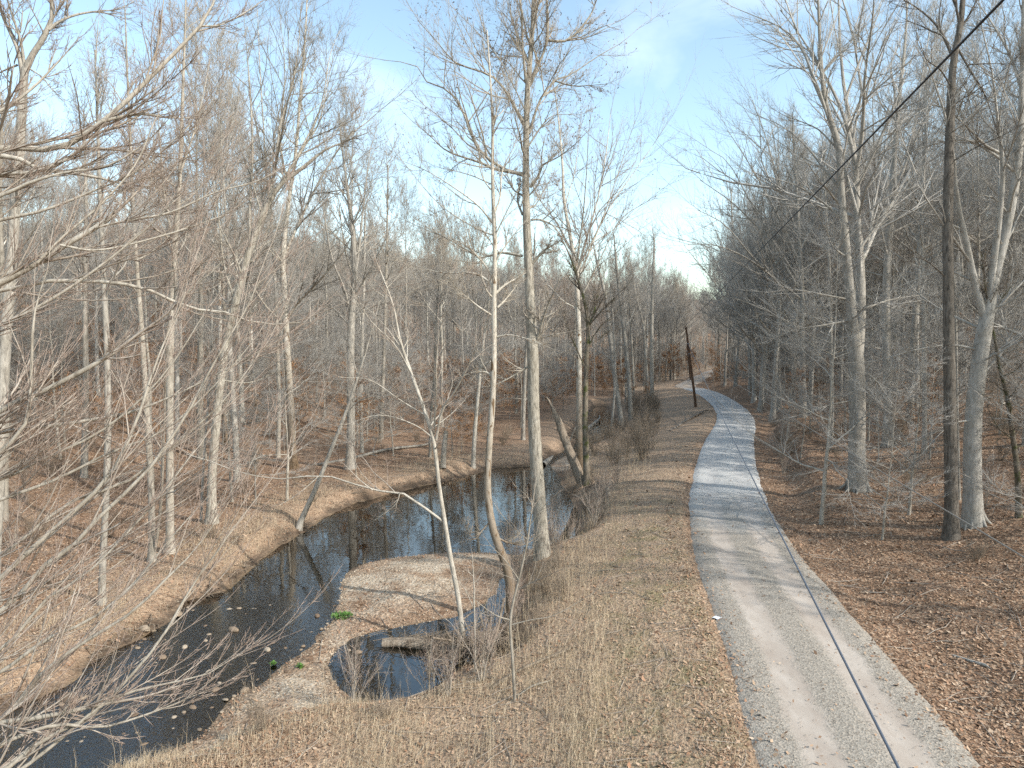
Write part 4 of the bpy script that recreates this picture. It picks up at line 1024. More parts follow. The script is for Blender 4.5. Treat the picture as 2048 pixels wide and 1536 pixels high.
# ------------------------------------------------------------------ overhanging branches close to the lens
def near_tree(name, label, foot, stems, limbs, mt, c2, c3, c4, depth):
    """stems: world polylines with radii; limbs: pixel polylines with their own depths (start, end)"""
    b = np.array([foot[0], foot[1], hz(foot[0], foot[1])])
    HERO_XY.append(b[:2])
    sB = np.array([catmull(np.array(q, float)[:, :4], 16) for q in stems])
    ts = Soup().add(*tubes(sB[:, :, :3] - b, sB[:, :, 3], 10, .04))
    Lb, Lr = [], []
    for pts, d0, d1 in limbs:
        a = np.array(pts, float); c = catmull(np.c_[a[:, :2], np.zeros(len(a)), a[:, 2]], 16)
        dep = np.linspace(d0, d1, 16)
        Lb.append(P(c[:, 0], c[:, 1], dep) - b); Lr.append(np.maximum(c[:, 3] / 2 / F * dep, .003))
    Lb, Lr = np.array(Lb), np.array(Lr)
    # join each limb to the nearest stem
    J, JR = [], []
    sp = (sB[:, :, :3] - b).reshape(-1, 3); sr = sB[:, :, 3].ravel()
    for (pts, d0, d1), l, r in zip(limbs, Lb, Lr):
        if pts[0][0] > -100: continue
        d = np.linalg.norm(sp - l[0] - [0, 0, -.5], axis=1); k = d.argmin()
        J.append(catmull(np.array([sp[k], .5 * (sp[k] + l[0]) + [0, 0, .05], l[0]]), 8)); JR.append(np.linspace(max(min(sr[k], r[0] * 1.5), r[0]), r[0], 8))
    ts.add(*tubes(np.array(J), np.array(JR), 7)); ts.add(*tubes(Lb, Lr, 7))
    cs = Soup()
    B2, R2 = grow(Lb, Lr, c2, .05, .36, .16, .42, 7, .10, .045, .06, .55, .0042, taper=.4); cs.add(*spikes(B2, R2, 4), tip=.35)
    B3, R3 = grow(B2, R2, c3, .1, .4, .18, .55, 5, .10, .05, .06, .65, .0033, taper=.5); cs.add(*spikes(B3, R3, 3), tip=.75)
    if c4:
        B4, R4 = grow(B3, R3, c4, .2, .55, .2, .6, 3, .1, .05, .06, .8, .0027, taper=.6); cs.add(*spikes(B4, R4, 3), tip=1.0)
    return place(name, [('trunk', ts.mesh(name, [mt])), ('crown', cs.mesh(name + '_crown', [mt]))], b, label, 'tree')
z1 = hz(-10.5, 9.0)
near_tree('overhanging_tree', 'tree with long arching grey limbs sweeping high across the woods and sky', (-10.5, 9.0),
    [[(-10.5, 9, z1 - .2, .20), (-10.3, 9.1, 3, .17), (-10.0, 9.2, 6, .15), (-9.9, 9.4, 9, .12), (-9.6, 9.5, 12.5, .07)]],
    [([(-160, 330, 15), (0, 296, 13), (60, 298, 12), (115, 297, 11), (160, 275, 11), (205, 243, 10), (255, 200, 9), (305, 150, 8), (350, 105, 7), (400, 52, 6), (425, 10, 4), (440, -40, 3)], 9.3, 10.5),
     ([(205, 243, 7), (245, 233, 6), (290, 228, 5), (335, 235, 3), (380, 236, 2)], 9.7, 10.0), ([(400, 52, 4), (440, 50, 3), (490, 25, 2), (520, 5, 1.5)], 10.4, 10.8),
     ([(-160, 320, 10), (0, 312, 10), (40, 318, 9), (80, 338, 8), (140, 345, 7), (200, 356, 5), (260, 367, 4), (330, 340, 2)], 9.3, 9.8), ([(-160, 380, 9), (0, 350, 8), (60, 345, 7), (120, 325, 5), (170, 290, 3)], 9.2, 9.6),
     ([(-160, 450, 8), (0, 392, 7), (60, 365, 6), (130, 345, 5), (220, 330, 4), (300, 280, 2)], 8.9, 9.3), ([(-160, 640, 15), (0, 566, 13), (75, 525, 12), (130, 490, 11), (180, 462, 10), (218, 437, 9)], 8.6, 8.9),
     ([(190, 455, 5), (260, 440, 5), (340, 425, 4), (430, 385, 3), (520, 360, 2), (590, 320, 1.5)], 8.8, 9.4), ([(-160, 590, 9), (0, 582, 8), (90, 562, 8), (160, 562, 8), (225, 565, 7), (290, 577, 6), (340, 600, 6), (400, 620, 5), (455, 625, 4), (520, 648, 3), (600, 645, 2)], 8.8, 9.6),
     ([(75, 525, 6), (130, 470, 5), (200, 410, 4), (270, 330, 3), (310, 240, 2)], 8.7, 9.2), ([(-160, 480, 8), (0, 440, 7), (90, 420, 6), (190, 380, 4), (280, 340, 3), (380, 250, 2)], 9.0, 9.6), ([(120, 490, 5), (200, 500, 4), (330, 470, 3), (450, 430, 2)], 8.7, 9.3),
     ([(-160, 250, 9), (-20, 230, 7), (60, 180, 5), (120, 120, 3)], 9.5, 10)],
    M_PALE, 10, 6, 3, 9)
z2 = hz(-9.5, 5.0)
near_tree('overhanging_tree', 'dense spray of thin pale upswept branches hanging over the shallow stony end of the creek', (-9.5, 5.0),
    [[(-9.5, 5, z2 - .2, .17), (-9.2, 5.3, 0, .15), (-8.6, 5.6, 2.5, .12), (-8.0, 5.9, 5.0, .09), (-7.6, 6.1, 7.6, .06), (-7.3, 6.3, 10, .03)],
     [(-9.4, 5, z2 - .2, .13), (-8.7, 5.5, -.3, .11), (-7.6, 5.8, 1.6, .08), (-6.9, 6.0, 3.4, .06), (-6.4, 6.2, 5.2, .04), (-6.1, 6.3, 6.5, .02)]],
    [([(-200, 960, 13), (0, 822, 11), (70, 790, 10), (150, 750, 10), (200, 722, 9), (242, 696, 8)], 6.6, 6.9), ([(-200, 940, 10), (0, 865, 9), (100, 852, 8), (180, 840, 7), (260, 825, 6), (350, 790, 4), (450, 740, 3), (540, 690, 2)], 6.6, 7.3),
     ([(-200, 1100, 9), (0, 905, 8), (50, 850, 7), (62, 760, 6), (65, 660, 5), (75, 600, 3), (95, 540, 2)], 6.4, 6.7), ([(-200, 1290, 11), (-40, 1190, 10), (60, 1100, 10), (140, 1030, 9), (220, 950, 8), (270, 850, 6), (300, 760, 5), (330, 680, 3), (370, 590, 2)], 6.0, 6.8),
     ([(-200, 1340, 11), (0, 1225, 10), (90, 1130, 10), (160, 1080, 9), (215, 1015, 8), (280, 960, 7), (340, 880, 6), (390, 800, 5), (430, 720, 4), (480, 640, 3), (520, 560, 2)], 5.9, 6.8), ([(-200, 1200, 8), (0, 1110, 8), (90, 1040, 7), (150, 1000, 7), (260, 960, 6), (360, 880, 5), (440, 810, 3), (510, 720, 2)], 6.2, 7.0),
     ([(-200, 1080, 7), (0, 1000, 7), (110, 960, 6), (220, 905, 5), (330, 860, 4), (430, 770, 3), (500, 690, 2)], 6.4, 7.1), ([(-200, 1010, 7), (0, 960, 6), (80, 920, 6), (190, 870, 5), (280, 800, 4), (350, 720, 3), (400, 640, 2)], 6.4, 7.0),
     ([(-200, 1470, 12), (0, 1445, 11), (60, 1438, 10), (130, 1425, 9), (185, 1412, 9), (228, 1404, 7)], 5.2, 5.4), ([(-200, 1540, 10), (0, 1440, 10), (60, 1370, 9), (130, 1310, 8), (200, 1265, 7), (270, 1220, 6), (330, 1160, 5), (390, 1100, 3), (440, 1030, 2)], 5.2, 5.9),
     ([(-200, 1640, 10), (0, 1545, 10), (90, 1475, 9), (165, 1445, 8), (225, 1390, 7), (290, 1320, 6), (340, 1250, 5), (385, 1170, 4), (430, 1110, 3), (470, 1050, 2)], 5.0, 5.8), ([(-200, 1450, 8), (0, 1345, 8), (90, 1280, 7), (180, 1240, 6), (260, 1175, 5), (330, 1090, 3), (400, 1010, 2)], 5.4, 6.1),
     ([(-200, 1400, 7), (0, 1300, 7), (90, 1200, 6), (170, 1150, 5), (260, 1060, 4), (330, 980, 3), (390, 900, 2)], 5.6, 6.3), ([(-200, 1690, 9), (40, 1540, 8), (130, 1470, 7), (220, 1400, 6), (320, 1370, 4), (410, 1350, 3), (460, 1320, 2)], 5.0, 5.6),
     ([(-200, 1600, 8), (0, 1490, 8), (110, 1450, 7), (200, 1455, 5), (290, 1430, 4), (370, 1400, 2)], 5.0, 5.5), ([(-200, 720, 8), (0, 650, 7), (100, 600, 6), (190, 540, 5), (290, 460, 3), (350, 400, 2)], 6.8, 7.4)],
    M_PALE, 11, 6, 2, 6)

# ------------------------------------------------------------------ utility poles and cables
def pole_thing(label, b, top, r0, r1, arm=True):
    e = tag(link('utility_pole', None, None, b), label, 'utility pole', 'wooden utility poles along the gravel road')
    v = top - b; K = 12; t = np.linspace(0, 1, K)[:, None]
    pts = v[None] * t; pts[0, 2] -= .4
    R = np.linspace(r0, r1, K)
    s = Soup().add(*tubes(pts[None], R[None], 12))
    cap = np.array([pts[-1], pts[-1] + unit(v) * .06]); s.add(*tubes(cap[None], np.array([[r1, .02]]), 12))
    link('post', s.mesh('pole_post', [M_POLE]), e)
    u = unit(v)
    s = Soup().add(*tubes(np.array([[v + u * .05, v + u * .12, v + u * .2, v + u * .28]]), np.array([[.03, .055, .06, .03]]), 10))
    link('insulator', s.mesh('pole_insulator', [M_PORC]), e)
    for q in (.80, .67):
        a = v * q
        s = Soup().add(*tubes(np.array([[a + [-.16, -.03, 0], a + [0, -.16, 0], a + [.16, -.03, 0]]]), np.array([[.03, .04, .03]]), 6))
        link('cable_bracket', s.mesh('pole_bracket', [M_STEEL]), e)
    return e
pb = G(1392, 814)
pt = P(1372, 655, pb[1] - .3)
pole_thing('brown wooden utility pole leaning beside the inside of the road bend', pb, pt, .17, .11)
HERO_XY.append(pb[:2])
p2 = PZ(1381, 757, .3)[:2]
pb2 = np.array([p2[0], p2[1], hz(*p2)])
pole_thing('far utility pole seen behind the near one where the road turns to dirt', pb2, P(1374, 688, pb2[1]), .16, .11)
def cable(name, label, a, c, sag, r, m, K=80):
    t = np.linspace(0, 1, K)
    p = a[None] * (1 - t)[:, None] + c[None] * t[:, None]
    p[:, 2] -= 4 * sag * t * (1 - t)
    s = Soup().add(*tubes((p - a)[None], np.full((1, K), r), 8))
    tag(link(name, s.mesh(name, [m]), None, a), label, 'cable')
def passing(a, px, py, dep, beyond):
    """end point of a straight line from a through the point seen at (px,py)"""
    q = P(px, py, dep); return a + (q - a) * beyond
v = pt - pb
top = pb + v * 1.02 + [0, 0, .1]
cable('power_cable', 'thick black power cable crossing the sky from the pole', top, passing(top, 1990, 0, 8.0, 1.35), .12, .016, M_CABLE)
lo1 = pb + v * .80
cable('telephone_cable', 'grey blue cable hanging low along the middle of the road', lo1, passing(lo1, 1825, 1540, 6.2, 1.25), .35, .016, M_WIRE)
lo2 = pb + v * .67
cable('telephone_cable', 'pale rusty cable running from the pole across the wooded bank', lo2, passing(lo2, 2060, 1108, 11.0, 1.3), .15, .013, M_GUY)
cable('power_cable', 'thin far power cable between the two utility poles', pb2 + (P(1374, 688, pb2[1]) - pb2) * 1.02, top, .5, .014, M_CABLE)

# ------------------------------------------------------------------ woods: every tree a thing
SKYL = np.array([(-900, -900), (300, -900), (420, 10), (640, 30), (700, 120), (740, 225), (810, 300), (850, 400), (900, 445), (1000, 460), (1230, 465), (1310, 490), (1350, 540), (1390, 580), (1425, 595)], float)
SKYF = np.array([(-900, 450), (300, 465), (640, 480), (800, 470), (900, 450), (1000, 460), (1230, 465), (1310, 490), (1350, 540), (1390, 580), (1425, 595)], float)
SKYR = np.array([(1380, 600), (1400, 500), (1425, 420), (1455, 320), (1490, 220), (1540, 120), (1580, 0), (1640, -300), (3000, -900)], float)
placed = [tuple(q) for q in HERO_XY]
def free(x, y, dmin):
    a = np.array(placed)
    return ((a[:, 0] - x) ** 2 + (a[:, 1] - y) ** 2).min() > dmin * dmin
HEIGHT = {}
def max_height(x, y, g):
    px, _ = project((x, y, g))
    rd = float(road_dist(np.array([x]), np.array([y]))[0])
    sk = np.interp(px, SKYR[:, 0], SKYR[:, 1]) if rd > 0 else np.interp(px, *((SKYF if y > 105 else SKYL).T))
    return float(PZ_h(px, sk, y) - g)
def PZ_h(px, py, dep): return P(px, py, dep)[2]
zones = []
def scatter(n, keys, xr, yr, cond, dmin, label, group, hr, seed, names=None, hcap=True, tries=40):
    r = np.random.default_rng(seed); k = 0; cnt = 0
    tot = n * tries
    X = r.uniform(*xr, tot); Y = yr[0] + (yr[1] - yr[0]) * r.random(tot)
    rd = road_dist(X, Y); sw = interp(SDW, X, Y); zz = hz(X, Y); gb = interp(BAR, X, Y)
    px, py = project(np.stack([X, Y, zz], -1))
    for i in range(tot):
        if cnt >= n: break
        if not (-220 < px[i] < 2270): continue
        if rd[i] < 0 and px[i] > 1318 and Y[i] < 140: continue
        if gb[i] > .15: continue
        if not cond(X[i], Y[i], rd[i], sw[i], px[i]): continue
        if not free(X[i], Y[i], dmin): continue
        key = keys[r.integers(len(keys))]
        name, meshes = PROTO[key]
        h0 = HEIGHT[key]
        h = h0 * r.uniform(*hr)
        if hcap:
            mh = max_height(X[i], Y[i], zz[i]) * r.uniform(.9, 1.03)
            if mh < h0 * .42: continue
            h = min(h, mh)
        lab = relate(key, X[i], Y[i], rd[i], h / h0, label)
        gr = group
        loc = (X[i], Y[i], zz[i]); rot = r.random() * 6.28; sc = h / h0
        if key not in SRC:
            e = place(name, meshes, loc, lab, CATS[key[:-1]], gr, rot, sc)
            SRC[key] = e; KIDS[e.name] = list(e.children)
        else:
            copy_thing(SRC[key], loc, rot, sc, lab, gr)
        placed.append((X[i], Y[i])); cnt += 1
    return cnt
SRC = {}
CATS = {'tall': 'tree', 'beech': 'tree', 'slim': 'tree', 'marc': 'sapling', 'shrub': 'shrub'}
for k, h in zip(['tall0', 'tall1', 'tall2', 'tall3', 'tall4', 'beech0', 'beech1', 'beech2', 'slim0', 'slim1', 'slim2', 'slim3', 'marc0', 'marc1', 'marc2', 'shrub0', 'shrub1', 'shrub2', 'shrub3'],
                [25, 23, 27, 22, 24, 24, 22, 25, 11, 9, 13, 8, 5.5, 4, 7, 2.2, 1.5, 2.9, 1.0]):
    HEIGHT[k] = h
LOOK = {'tall0': 'straight grey tree', 'tall1': 'slim grey tree', 'tall2': 'furrowed grey tree', 'tall3': 'slender pale tree', 'tall4': 'white-patched tree', 'beech0': 'thick smooth beech', 'beech1': 'slim smooth beech', 'beech2': 'tall smooth beech',
        'slim0': 'understory tree', 'slim1': 'thin understory tree', 'slim2': 'lanky understory tree', 'slim3': 'small understory tree', 'marc0': 'leafy young beech', 'marc1': 'small leafy young beech', 'marc2': 'tall leafy young beech',
        'shrub0': 'brown shrub', 'shrub1': 'spreading brown shrub', 'shrub2': 'upright pale shrub', 'shrub3': 'low brown shrub'}
SHORT = [('tallest furrowed', 'the tallest creek-bank tree'), ('sinuous pale', 'the sinuous peeling sycamore'), ('pale fan-crowned', 'the fan-crowned sycamore'), ('dark mossy forked', 'the dark mossy forked tree'), ('slender pale double', 'the double-stemmed tree'),
         ('slim grey tree leaning', 'the tree leaning over the pool'), ('stout pale', 'the stout pale far-bank tree'), ('tall pale tree with patchy', 'the patchy white forking tree'), ('big slanting', 'the big slanting mossy tree'), ('straight whitish trunk close', 'the thicker of the pale pair'),
         ('whitish twin', 'the whitish twin-stemmed tree'), ('grey tree with a hollow', 'the hollow split tree'), ('broad old grey', 'the broad old forking tree'), ('brownish trunk', 'the brownish trunk'), ('leaning grey tree at', 'the leaning creek-head tree'), ('straight grey tree at', 'the straight creek-head tree'),
         ('straight whitish trunk near', 'the close whitish pair'), ('great double', 'the great double-trunked beech'), ('straight beech standing', 'the straight beech behind it'), ('dark-barked', 'the dark-barked straight tree'), ('massive forked', 'the massive forked beech'), ('crooked dark', 'the crooked dark understory tree'),
         ('wide-crowned', 'the wide-crowned beech'), ('grey beech beyond', 'the pale-footed beech past the bend'), ('brown wooden utility', 'the near utility pole'), ('far utility', 'the far utility pole'), ('broken dark dead', 'the leaning dead snag'), ('pale fallen trunk', 'the log across the creek'),
         ('dark fallen log', 'the dark log behind the beech'), ('long grey log', 'the long grey log'), ('broken pale stump', 'the broken pale stump'), ('short whitish stump', 'the short whitish stump'), ('half-sunken', 'the half-sunken log'), ('dark fallen branch', 'the dark fallen branch'), ('tall thin pale sapling', 'the tall thin sapling')]
LAND = []
for o in list(S.objects):
    for a_, b_ in SHORT:
        if o.get('label', '').startswith(a_) and b_ != 'the straight beech behind it': LAND.append((b_, o.location[0], o.location[1]))
LXY = np.array([(l[1], l[2]) for l in LAND])
TAKEN = {}
def relate(key, x, y, rd, scale, zone):
    """a label that says which one, by a landmark close by; the zone's shared label when none is free"""
    d = np.hypot(LXY[:, 0] - x, LXY[:, 1] - y)
    size = '' if .9 <= scale <= 1.08 else ('big ' if scale > 1.08 else 'short ')
    if y < 85:
        for i in np.argsort(d)[:5]:
            if d[i] > 14: break
            dx, dy = x - LXY[i, 0], y - LXY[i, 1]
            if abs(dy) > abs(dx) * 1.2: rel = 'behind' if dy > 0 else 'in front of'
            elif rd < 0: rel = 'on the creek side of' if dx > 0 else 'on the woods side of'
            else: rel = 'on the uphill side of' if dx > 0 else 'on the road side of'
            far = 'just ' if d[i] < 3.5 else ('' if d[i] < 8 else 'well ')
            for sz in ((size,) if size else ('',)):
                lab = (sz + LOOK[key] + ' ' + far + rel + ' ' + LAND[i][0])
                if lab not in TAKEN:
                    TAKEN[lab] = 1; return lab
    return 'bare ' + LOOK[key] + ' ' + zone if not key.startswith('marc') else LOOK[key] + ' ' + zone
TALL = ['tall0', 'tall1', 'tall2', 'tall3', 'tall4']; BEE = ['beech0', 'beech1', 'beech2']
# left woods: front row, slope and top
scatter(14, TALL, (-62, 10), (26, 62), lambda x, y, d, s, px: d < -19 and s > 1.6 and px < 820, 3.4, 'in the front rows of the woods across the creek', 'bare trees in the near woods across the creek', (.85, 1.15), 1)
scatter(50, TALL, (-110, 14), (60, 112), lambda x, y, d, s, px: d < -22 and s > 1.5, 3.2, 'on the wooded slope across the creek', 'bare trees on the slope across the creek', (.8, 1.1), 2)
scatter(64, TALL, (-170, 35), (110, 190), lambda x, y, d, s, px: d < -24, 3.2, 'high in the dim woods behind the creek', 'bare trees high behind the creek', (.8, 1.1), 3)
scatter(48, TALL, (0, 60), (96, 230), lambda x, y, d, s, px: -24 < d < -3.5 and s > 1, 3.0, 'between the upper creek and the far road', 'bare trees along the far road', (.7, 1.0), 4)
# right woods
scatter(34, BEE + TALL[:2], (12, 75), (22, 85), lambda x, y, d, s, px: 9 < d < 60, 3.2, 'on the hillside above the near road', 'bare trees on the hillside above the road', (.85, 1.15), 5)
scatter(78, BEE + TALL[:4], (22, 140), (62, 165), lambda x, y, d, s, px: 4.0 < d < 60, 2.6, 'on the hillside above the road bend', 'bare trees above the road bend', (.8, 1.1), 6)
scatter(18, BEE + TALL[:3], (40, 160), (150, 250), lambda x, y, d, s, px: 3.5 < d < 60, 3.0, 'above the far dirt stretch of road', 'bare trees above the far road', (.7, 1.0), 7)
scatter(12, BEE, (22, 38), (66, 115), lambda x, y, d, s, px: 3.2 < d < 7.5, 2.6, 'leaning over the edge of the road before the bend', 'bare trees above the road bend', (.95, 1.15), 17)
# understory
SL = ['slim0', 'slim1', 'slim2', 'slim3']
scatter(120, SL, (-75, 12), (27, 110), lambda x, y, d, s, px: d < -19.5 and s > 1.2 and not (860 < px < 1010 and y < 45), 1.6, 'in the woods across the creek', 'slim understory trees across the creek', (.7, 1.1), 8)
scatter(140, SL, (11, 95), (19, 110), lambda x, y, d, s, px: 3.5 < d < 55 and not (y < 24 and px < 1900), 1.7, 'with flat grey sprays on the hillside above the road', 'slim understory trees on the hillside', (.6, 1.05), 9)
MA = ['marc0', 'marc1', 'marc2']
scatter(80, MA, (-70, 16), (44, 115), lambda x, y, d, s, px: d < -20 and s > 1, 1.8, 'holding orange brown leaves on the slope across the creek', 'leafy young beeches across the creek', (.6, 1.1), 10)
scatter(48, MA, (15, 75), (40, 150), lambda x, y, d, s, px: 3.0 < d < 30, 2.0, 'holding orange brown leaves on the road bank', 'leafy young beeches above the road', (.6, 1.0), 11)
scatter(26, MA, (2, 60), (85, 200), lambda x, y, d, s, px: -24 < d < -3.0 and s > 1, 2.0, 'holding orange brown leaves below the far road', 'leafy young beeches below the far road', (.6, 1.1), 12)
SH = ['shrub0', 'shrub1', 'shrub2', 'shrub3']
scatter(70, ['shrub0', 'shrub1'], (0, 34), (48, 100), lambda x, y, d, s, px: -15 < d < -3.2 and s > 1.0, 1.1, 'in the brush between the upper creek and the road', 'bushes between the upper creek and the road', (.7, 1.1), 13, hcap=False)
scatter(75, SH, (-50, 0), (20, 70), lambda x, y, d, s, px: d < -16 and s > .9 and not (650 < px < 1010 and s < 2), 1.3, 'in the woods across the creek', 'shrubs in the woods across the creek', (.5, 1.05), 14, hcap=False)
scatter(55, SH, (9, 50), (13, 75), lambda x, y, d, s, px: 3.2 < d < 28 and (px > 1750 or y > 38), 1.3, 'on the shaded hillside above the road', 'shrubs on the hillside above the road', (.5, 1.1), 15, hcap=False)
scatter(34, ['shrub3', 'shrub1', 'shrub2'], (-8, 8), (14.5, 48), lambda x, y, d, s, px: -14 < d < -5.5 and .15 < s < 2.2, .8, 'on the creek edge beside the dry grass', 'low bushes on the creek edge', (.45, .8), 16, hcap=False)

# far woods behind the individual trees: one mass of instanced bare trees
far_col = bpy.data.collections.new('far_tree_kinds')
for k in range(4):
    h, r = [(23, .2), (25, .24), (21, .18), (24, .22)][k]
    ms = build_tree('far_tree', *auto_tree(h, r, .42, 15, (.95, .35), .27), M_GREY, M_GREY, 9, 7, 4, up=.25, rmin=.010, sides=7)
    for part, me in ms:
        pass
    o = bpy.data.objects.new('far_tree', ms[1][1]); far_col.objects.link(o)
    # join trunk and crown in one mesh
    tv = np.empty(len(ms[0][1].vertices) * 3, np.float32); ms[0][1].vertices.foreach_get('co', tv)
    cv = np.empty(len(ms[1][1].vertices) * 3, np.float32); ms[1][1].vertices.foreach_get('co', cv)
    nv = len(tv) // 3
    def faces(me, o):
        lp = np.empty(len(me.loops), np.int32); me.loops.foreach_get('vertex_index', lp)
        ls = np.empty(len(me.polygons), np.int32); me.polygons.foreach_get('loop_start', ls)
        nq = int((np.diff(np.r_[ls, len(lp)]) == 4).sum())
        return lp[:nq * 4].reshape(-1, 4) + o, lp[nq * 4:].reshape(-1, 3) + o
    q1, t1 = faces(ms[0][1], 0); q2, t2_ = faces(ms[1][1], nv)
    o.data = mesh_from('far_tree', np.vstack([tv.reshape(-1, 3), cv.reshape(-1, 3)]), np.vstack([q1, q2]), np.vstack([t1, t2_]), [M_GREY], True,
                       {'tip': np.r_[np.zeros(nv), np.full(len(cv) // 3, .8)]})
r = np.random.default_rng(77)
fx = r.uniform(-330, 300, 12000); fy = r.uniform(40, 430, 12000)
fd = road_dist(fx, fy); fz = hz(fx, fy)
fpx, _ = project(np.stack([fx, fy, fz], -1))
ok = (fpx > -350) & (fpx < 2400) & (((fd < -26) & ((fy > 140) | (fd < -75))) | ((fd < -5) & (fy > 140)) | ((fd > 6) & ((fy > 125) | (fd > 55))) | ((np.abs(fd) > 4) & (fy > 215)))
fx, fy, fz, fd, fpx = fx[ok], fy[ok], fz[ok], fd[ok], fpx[ok]
keepi = []
cell = set()
for i in range(len(fx)):
    c = (int(fx[i] // 4.6), int(fy[i] // 4.6))
    if c in cell: continue
    cell.add(c); keepi.append(i)
keepi = np.array(keepi[:2700])
fx, fy, fz, fd, fpx = fx[keepi], fy[keepi], fz[keepi], fd[keepi], fpx[keepi]
# the same wood goes on beside and behind the camera
bx, by = r.uniform(10, 75, 400), r.uniform(-60, 40, 400)
bd = road_dist(bx, by)
bk = (bd > 13.0) & (bx > .80 * by + 2.5)
bx, by, bd = bx[bk][:48], by[bk][:48], bd[bk][:48]
sk = np.where(fd > 0, np.interp(fpx, SKYR[:, 0], SKYR[:, 1]), np.interp(fpx, SKYF[:, 0], SKYF[:, 1]))
mh = P(fpx, sk, fy)[:, 2] - fz
sc = np.minimum(r.uniform(.8, 1.1, len(fx)), mh * r.uniform(.95, 1.06, len(fx)) / 24)
ok = sc > .4
fp3 = np.vstack([np.stack([fx, fy, fz], -1)[ok], np.stack([bx, by, hz(bx, by)], -1)])
me = mesh_from('far_woods', fp3, None, None, [M_GREY], False, {'size': np.r_[sc[ok], r.uniform(.8, 1.05, len(bx))]})
fo = tag(link('far_woods', me), kind='stuff')
ng = bpy.data.node_groups.new('far_woods', 'GeometryNodeTree')
ng.interface.new_socket('Geometry', in_out='INPUT', socket_type='NodeSocketGeometry')
ng.interface.new_socket('Geometry', in_out='OUTPUT', socket_type='NodeSocketGeometry')
gin, gout = ng.nodes.new('NodeGroupInput'), ng.nodes.new('NodeGroupOutput')
iop = ng.nodes.new('GeometryNodeInstanceOnPoints'); ci = ng.nodes.new('GeometryNodeCollectionInfo')
ci.inputs['Collection'].default_value = far_col
ci.inputs['Separate Children'].default_value = True; ci.inputs['Reset Children'].default_value = True
m2p = ng.nodes.new('GeometryNodeMeshToPoints')
rv = ng.nodes.new('FunctionNodeRandomValue'); rv.data_type = 'FLOAT_VECTOR'; rv.inputs[0].default_value = (0, 0, 0); rv.inputs[1].default_value = (0, 0, 6.28)
na = ng.nodes.new('GeometryNodeInputNamedAttribute'); na.data_type = 'FLOAT'; na.inputs['Name'].default_value = 'size'
ng.links.new(gin.outputs[0], m2p.inputs['Mesh']); ng.links.new(m2p.outputs[0], iop.inputs['Points'])
ng.links.new(ci.outputs[0], iop.inputs['Instance']); iop.inputs['Pick Instance'].default_value = True
ng.links.new(rv.outputs[0], iop.inputs['Rotation']); ng.links.new(na.outputs['Attribute'], iop.inputs['Scale'])
ng.links.new(iop.outputs[0], gout.inputs[0])
fo.modifiers.new('far_woods', 'NODES').node_group = ng

# thin trees and leafy saplings beyond the individual ones
def instanced(name, keys, pts, sizes):
    col = bpy.data.collections.new(name + '_kinds')
    for k in keys:
        for nme, me in PROTO[k][1]:
            pass
        col2 = [bpy.data.objects.new(nme, me) for nme, me in PROTO[k][1]]
        for o in col2[1:]: o.parent = col2[0]
        sub = bpy.data.collections.new(name + '_' + k); col.children.link(sub)
        for o in col2: sub.objects.link(o)
    me = mesh_from(name, pts, None, None, [], False, {'size': sizes})
    o = tag(link(name, me), kind='stuff')
    g = ng.copy(); g.name = name
    for nd in g.nodes:
        if nd.bl_idname == 'GeometryNodeCollectionInfo': nd.inputs['Collection'].default_value = col
    o.modifiers.new(name, 'NODES').node_group = g
r = np.random.default_rng(78)
ux, uy = r.uniform(-170, 170, 9000), r.uniform(45, 260, 9000)
ud = road_dist(ux, uy); uz = hz(ux, uy); usw = interp(SDW, ux, uy)
upx, _ = project(np.stack([ux, uy, uz], -1))
ok = (upx > -250) & (upx < 2300) & (((ud < -22) & (usw > 1.5) & ((uy > 70) | (ud < -60))) | ((ud > 5) & ((uy > 75) | (ud > 45))) | ((uy > 115) & (np.abs(ud) > 4.5)))
ux, uy, uz = ux[ok][:2600], uy[ok][:2600], uz[ok][:2600]
instanced('undergrowth', ['slim0', 'slim1', 'slim2', 'slim3', 'marc0', 'marc1', 'shrub0', 'shrub2'], np.stack([ux, uy, uz], -1), r.uniform(.55, 1.05, len(ux)))

# ------------------------------------------------------------------ ground cover
def in_view(x, y, m=120):
    px, py = project(np.stack([x, y, hz(x, y)], -1)); return (px > -m) & (px < 2048 + m) & (py < 1700)
def area_sample(n, ymin, ymax, r, power=1.0):
    """points in the fan ahead, thinning with distance"""
    y = ymin * (ymax / ymin) ** (r.random(n) ** power)
    x = r.uniform(-.8, .8, n) * y
    return x, y
r = np.random.default_rng(5)
x, y = area_sample(200000, 11.5, 56, r)
d = road_dist(x, y); sw = interp(SDW, x, y); gv = interp(BAR, x, y)
ok = ((np.abs(d) > 1.98 + .9 * fbm(x * .7, y * .7, 96) + np.where(y < 30, .3 * (1 - y / 40), 0) - r.exponential(np.where(y < 40, .24, .16), len(x))) | (r.random(len(x)) < .012)) & (sw > .05) & in_view(x, y)
ok &= r.random(len(x)) < np.where(d > 0, 1.0, np.where(d > -3.0, 1.0, np.where(d > -11, .34, .85))) * (1 - gv * interp(SPIT, x, y) * (.52 + .44 * (vnoise(x * .6, y * .6, 8) > .5)))
ok &= ~((interp(LEFTB, x, y) > .5) & (interp(SDC, x, y) < .08 + .3 * r.random(len(x))))
x, y = x[ok], y[ok]
n = len(x); z = surf(x, y) + r.uniform(.004, .035, n)
sz = (.015 + r.gamma(2.2, .0068, n)) * (1 + y / 80); az = r.random(n) * 6.28; tl = r.normal(0, .38, (n, 2))
ca, sa = np.cos(az), np.sin(az)
u = np.stack([ca, sa, tl[:, 0]], 1) * sz[:, None]; vv = np.stack([-sa, ca, tl[:, 1]], 1) * sz[:, None] * r.uniform(.4, .75, n)[:, None]
c = np.stack([x, y, z], 1)
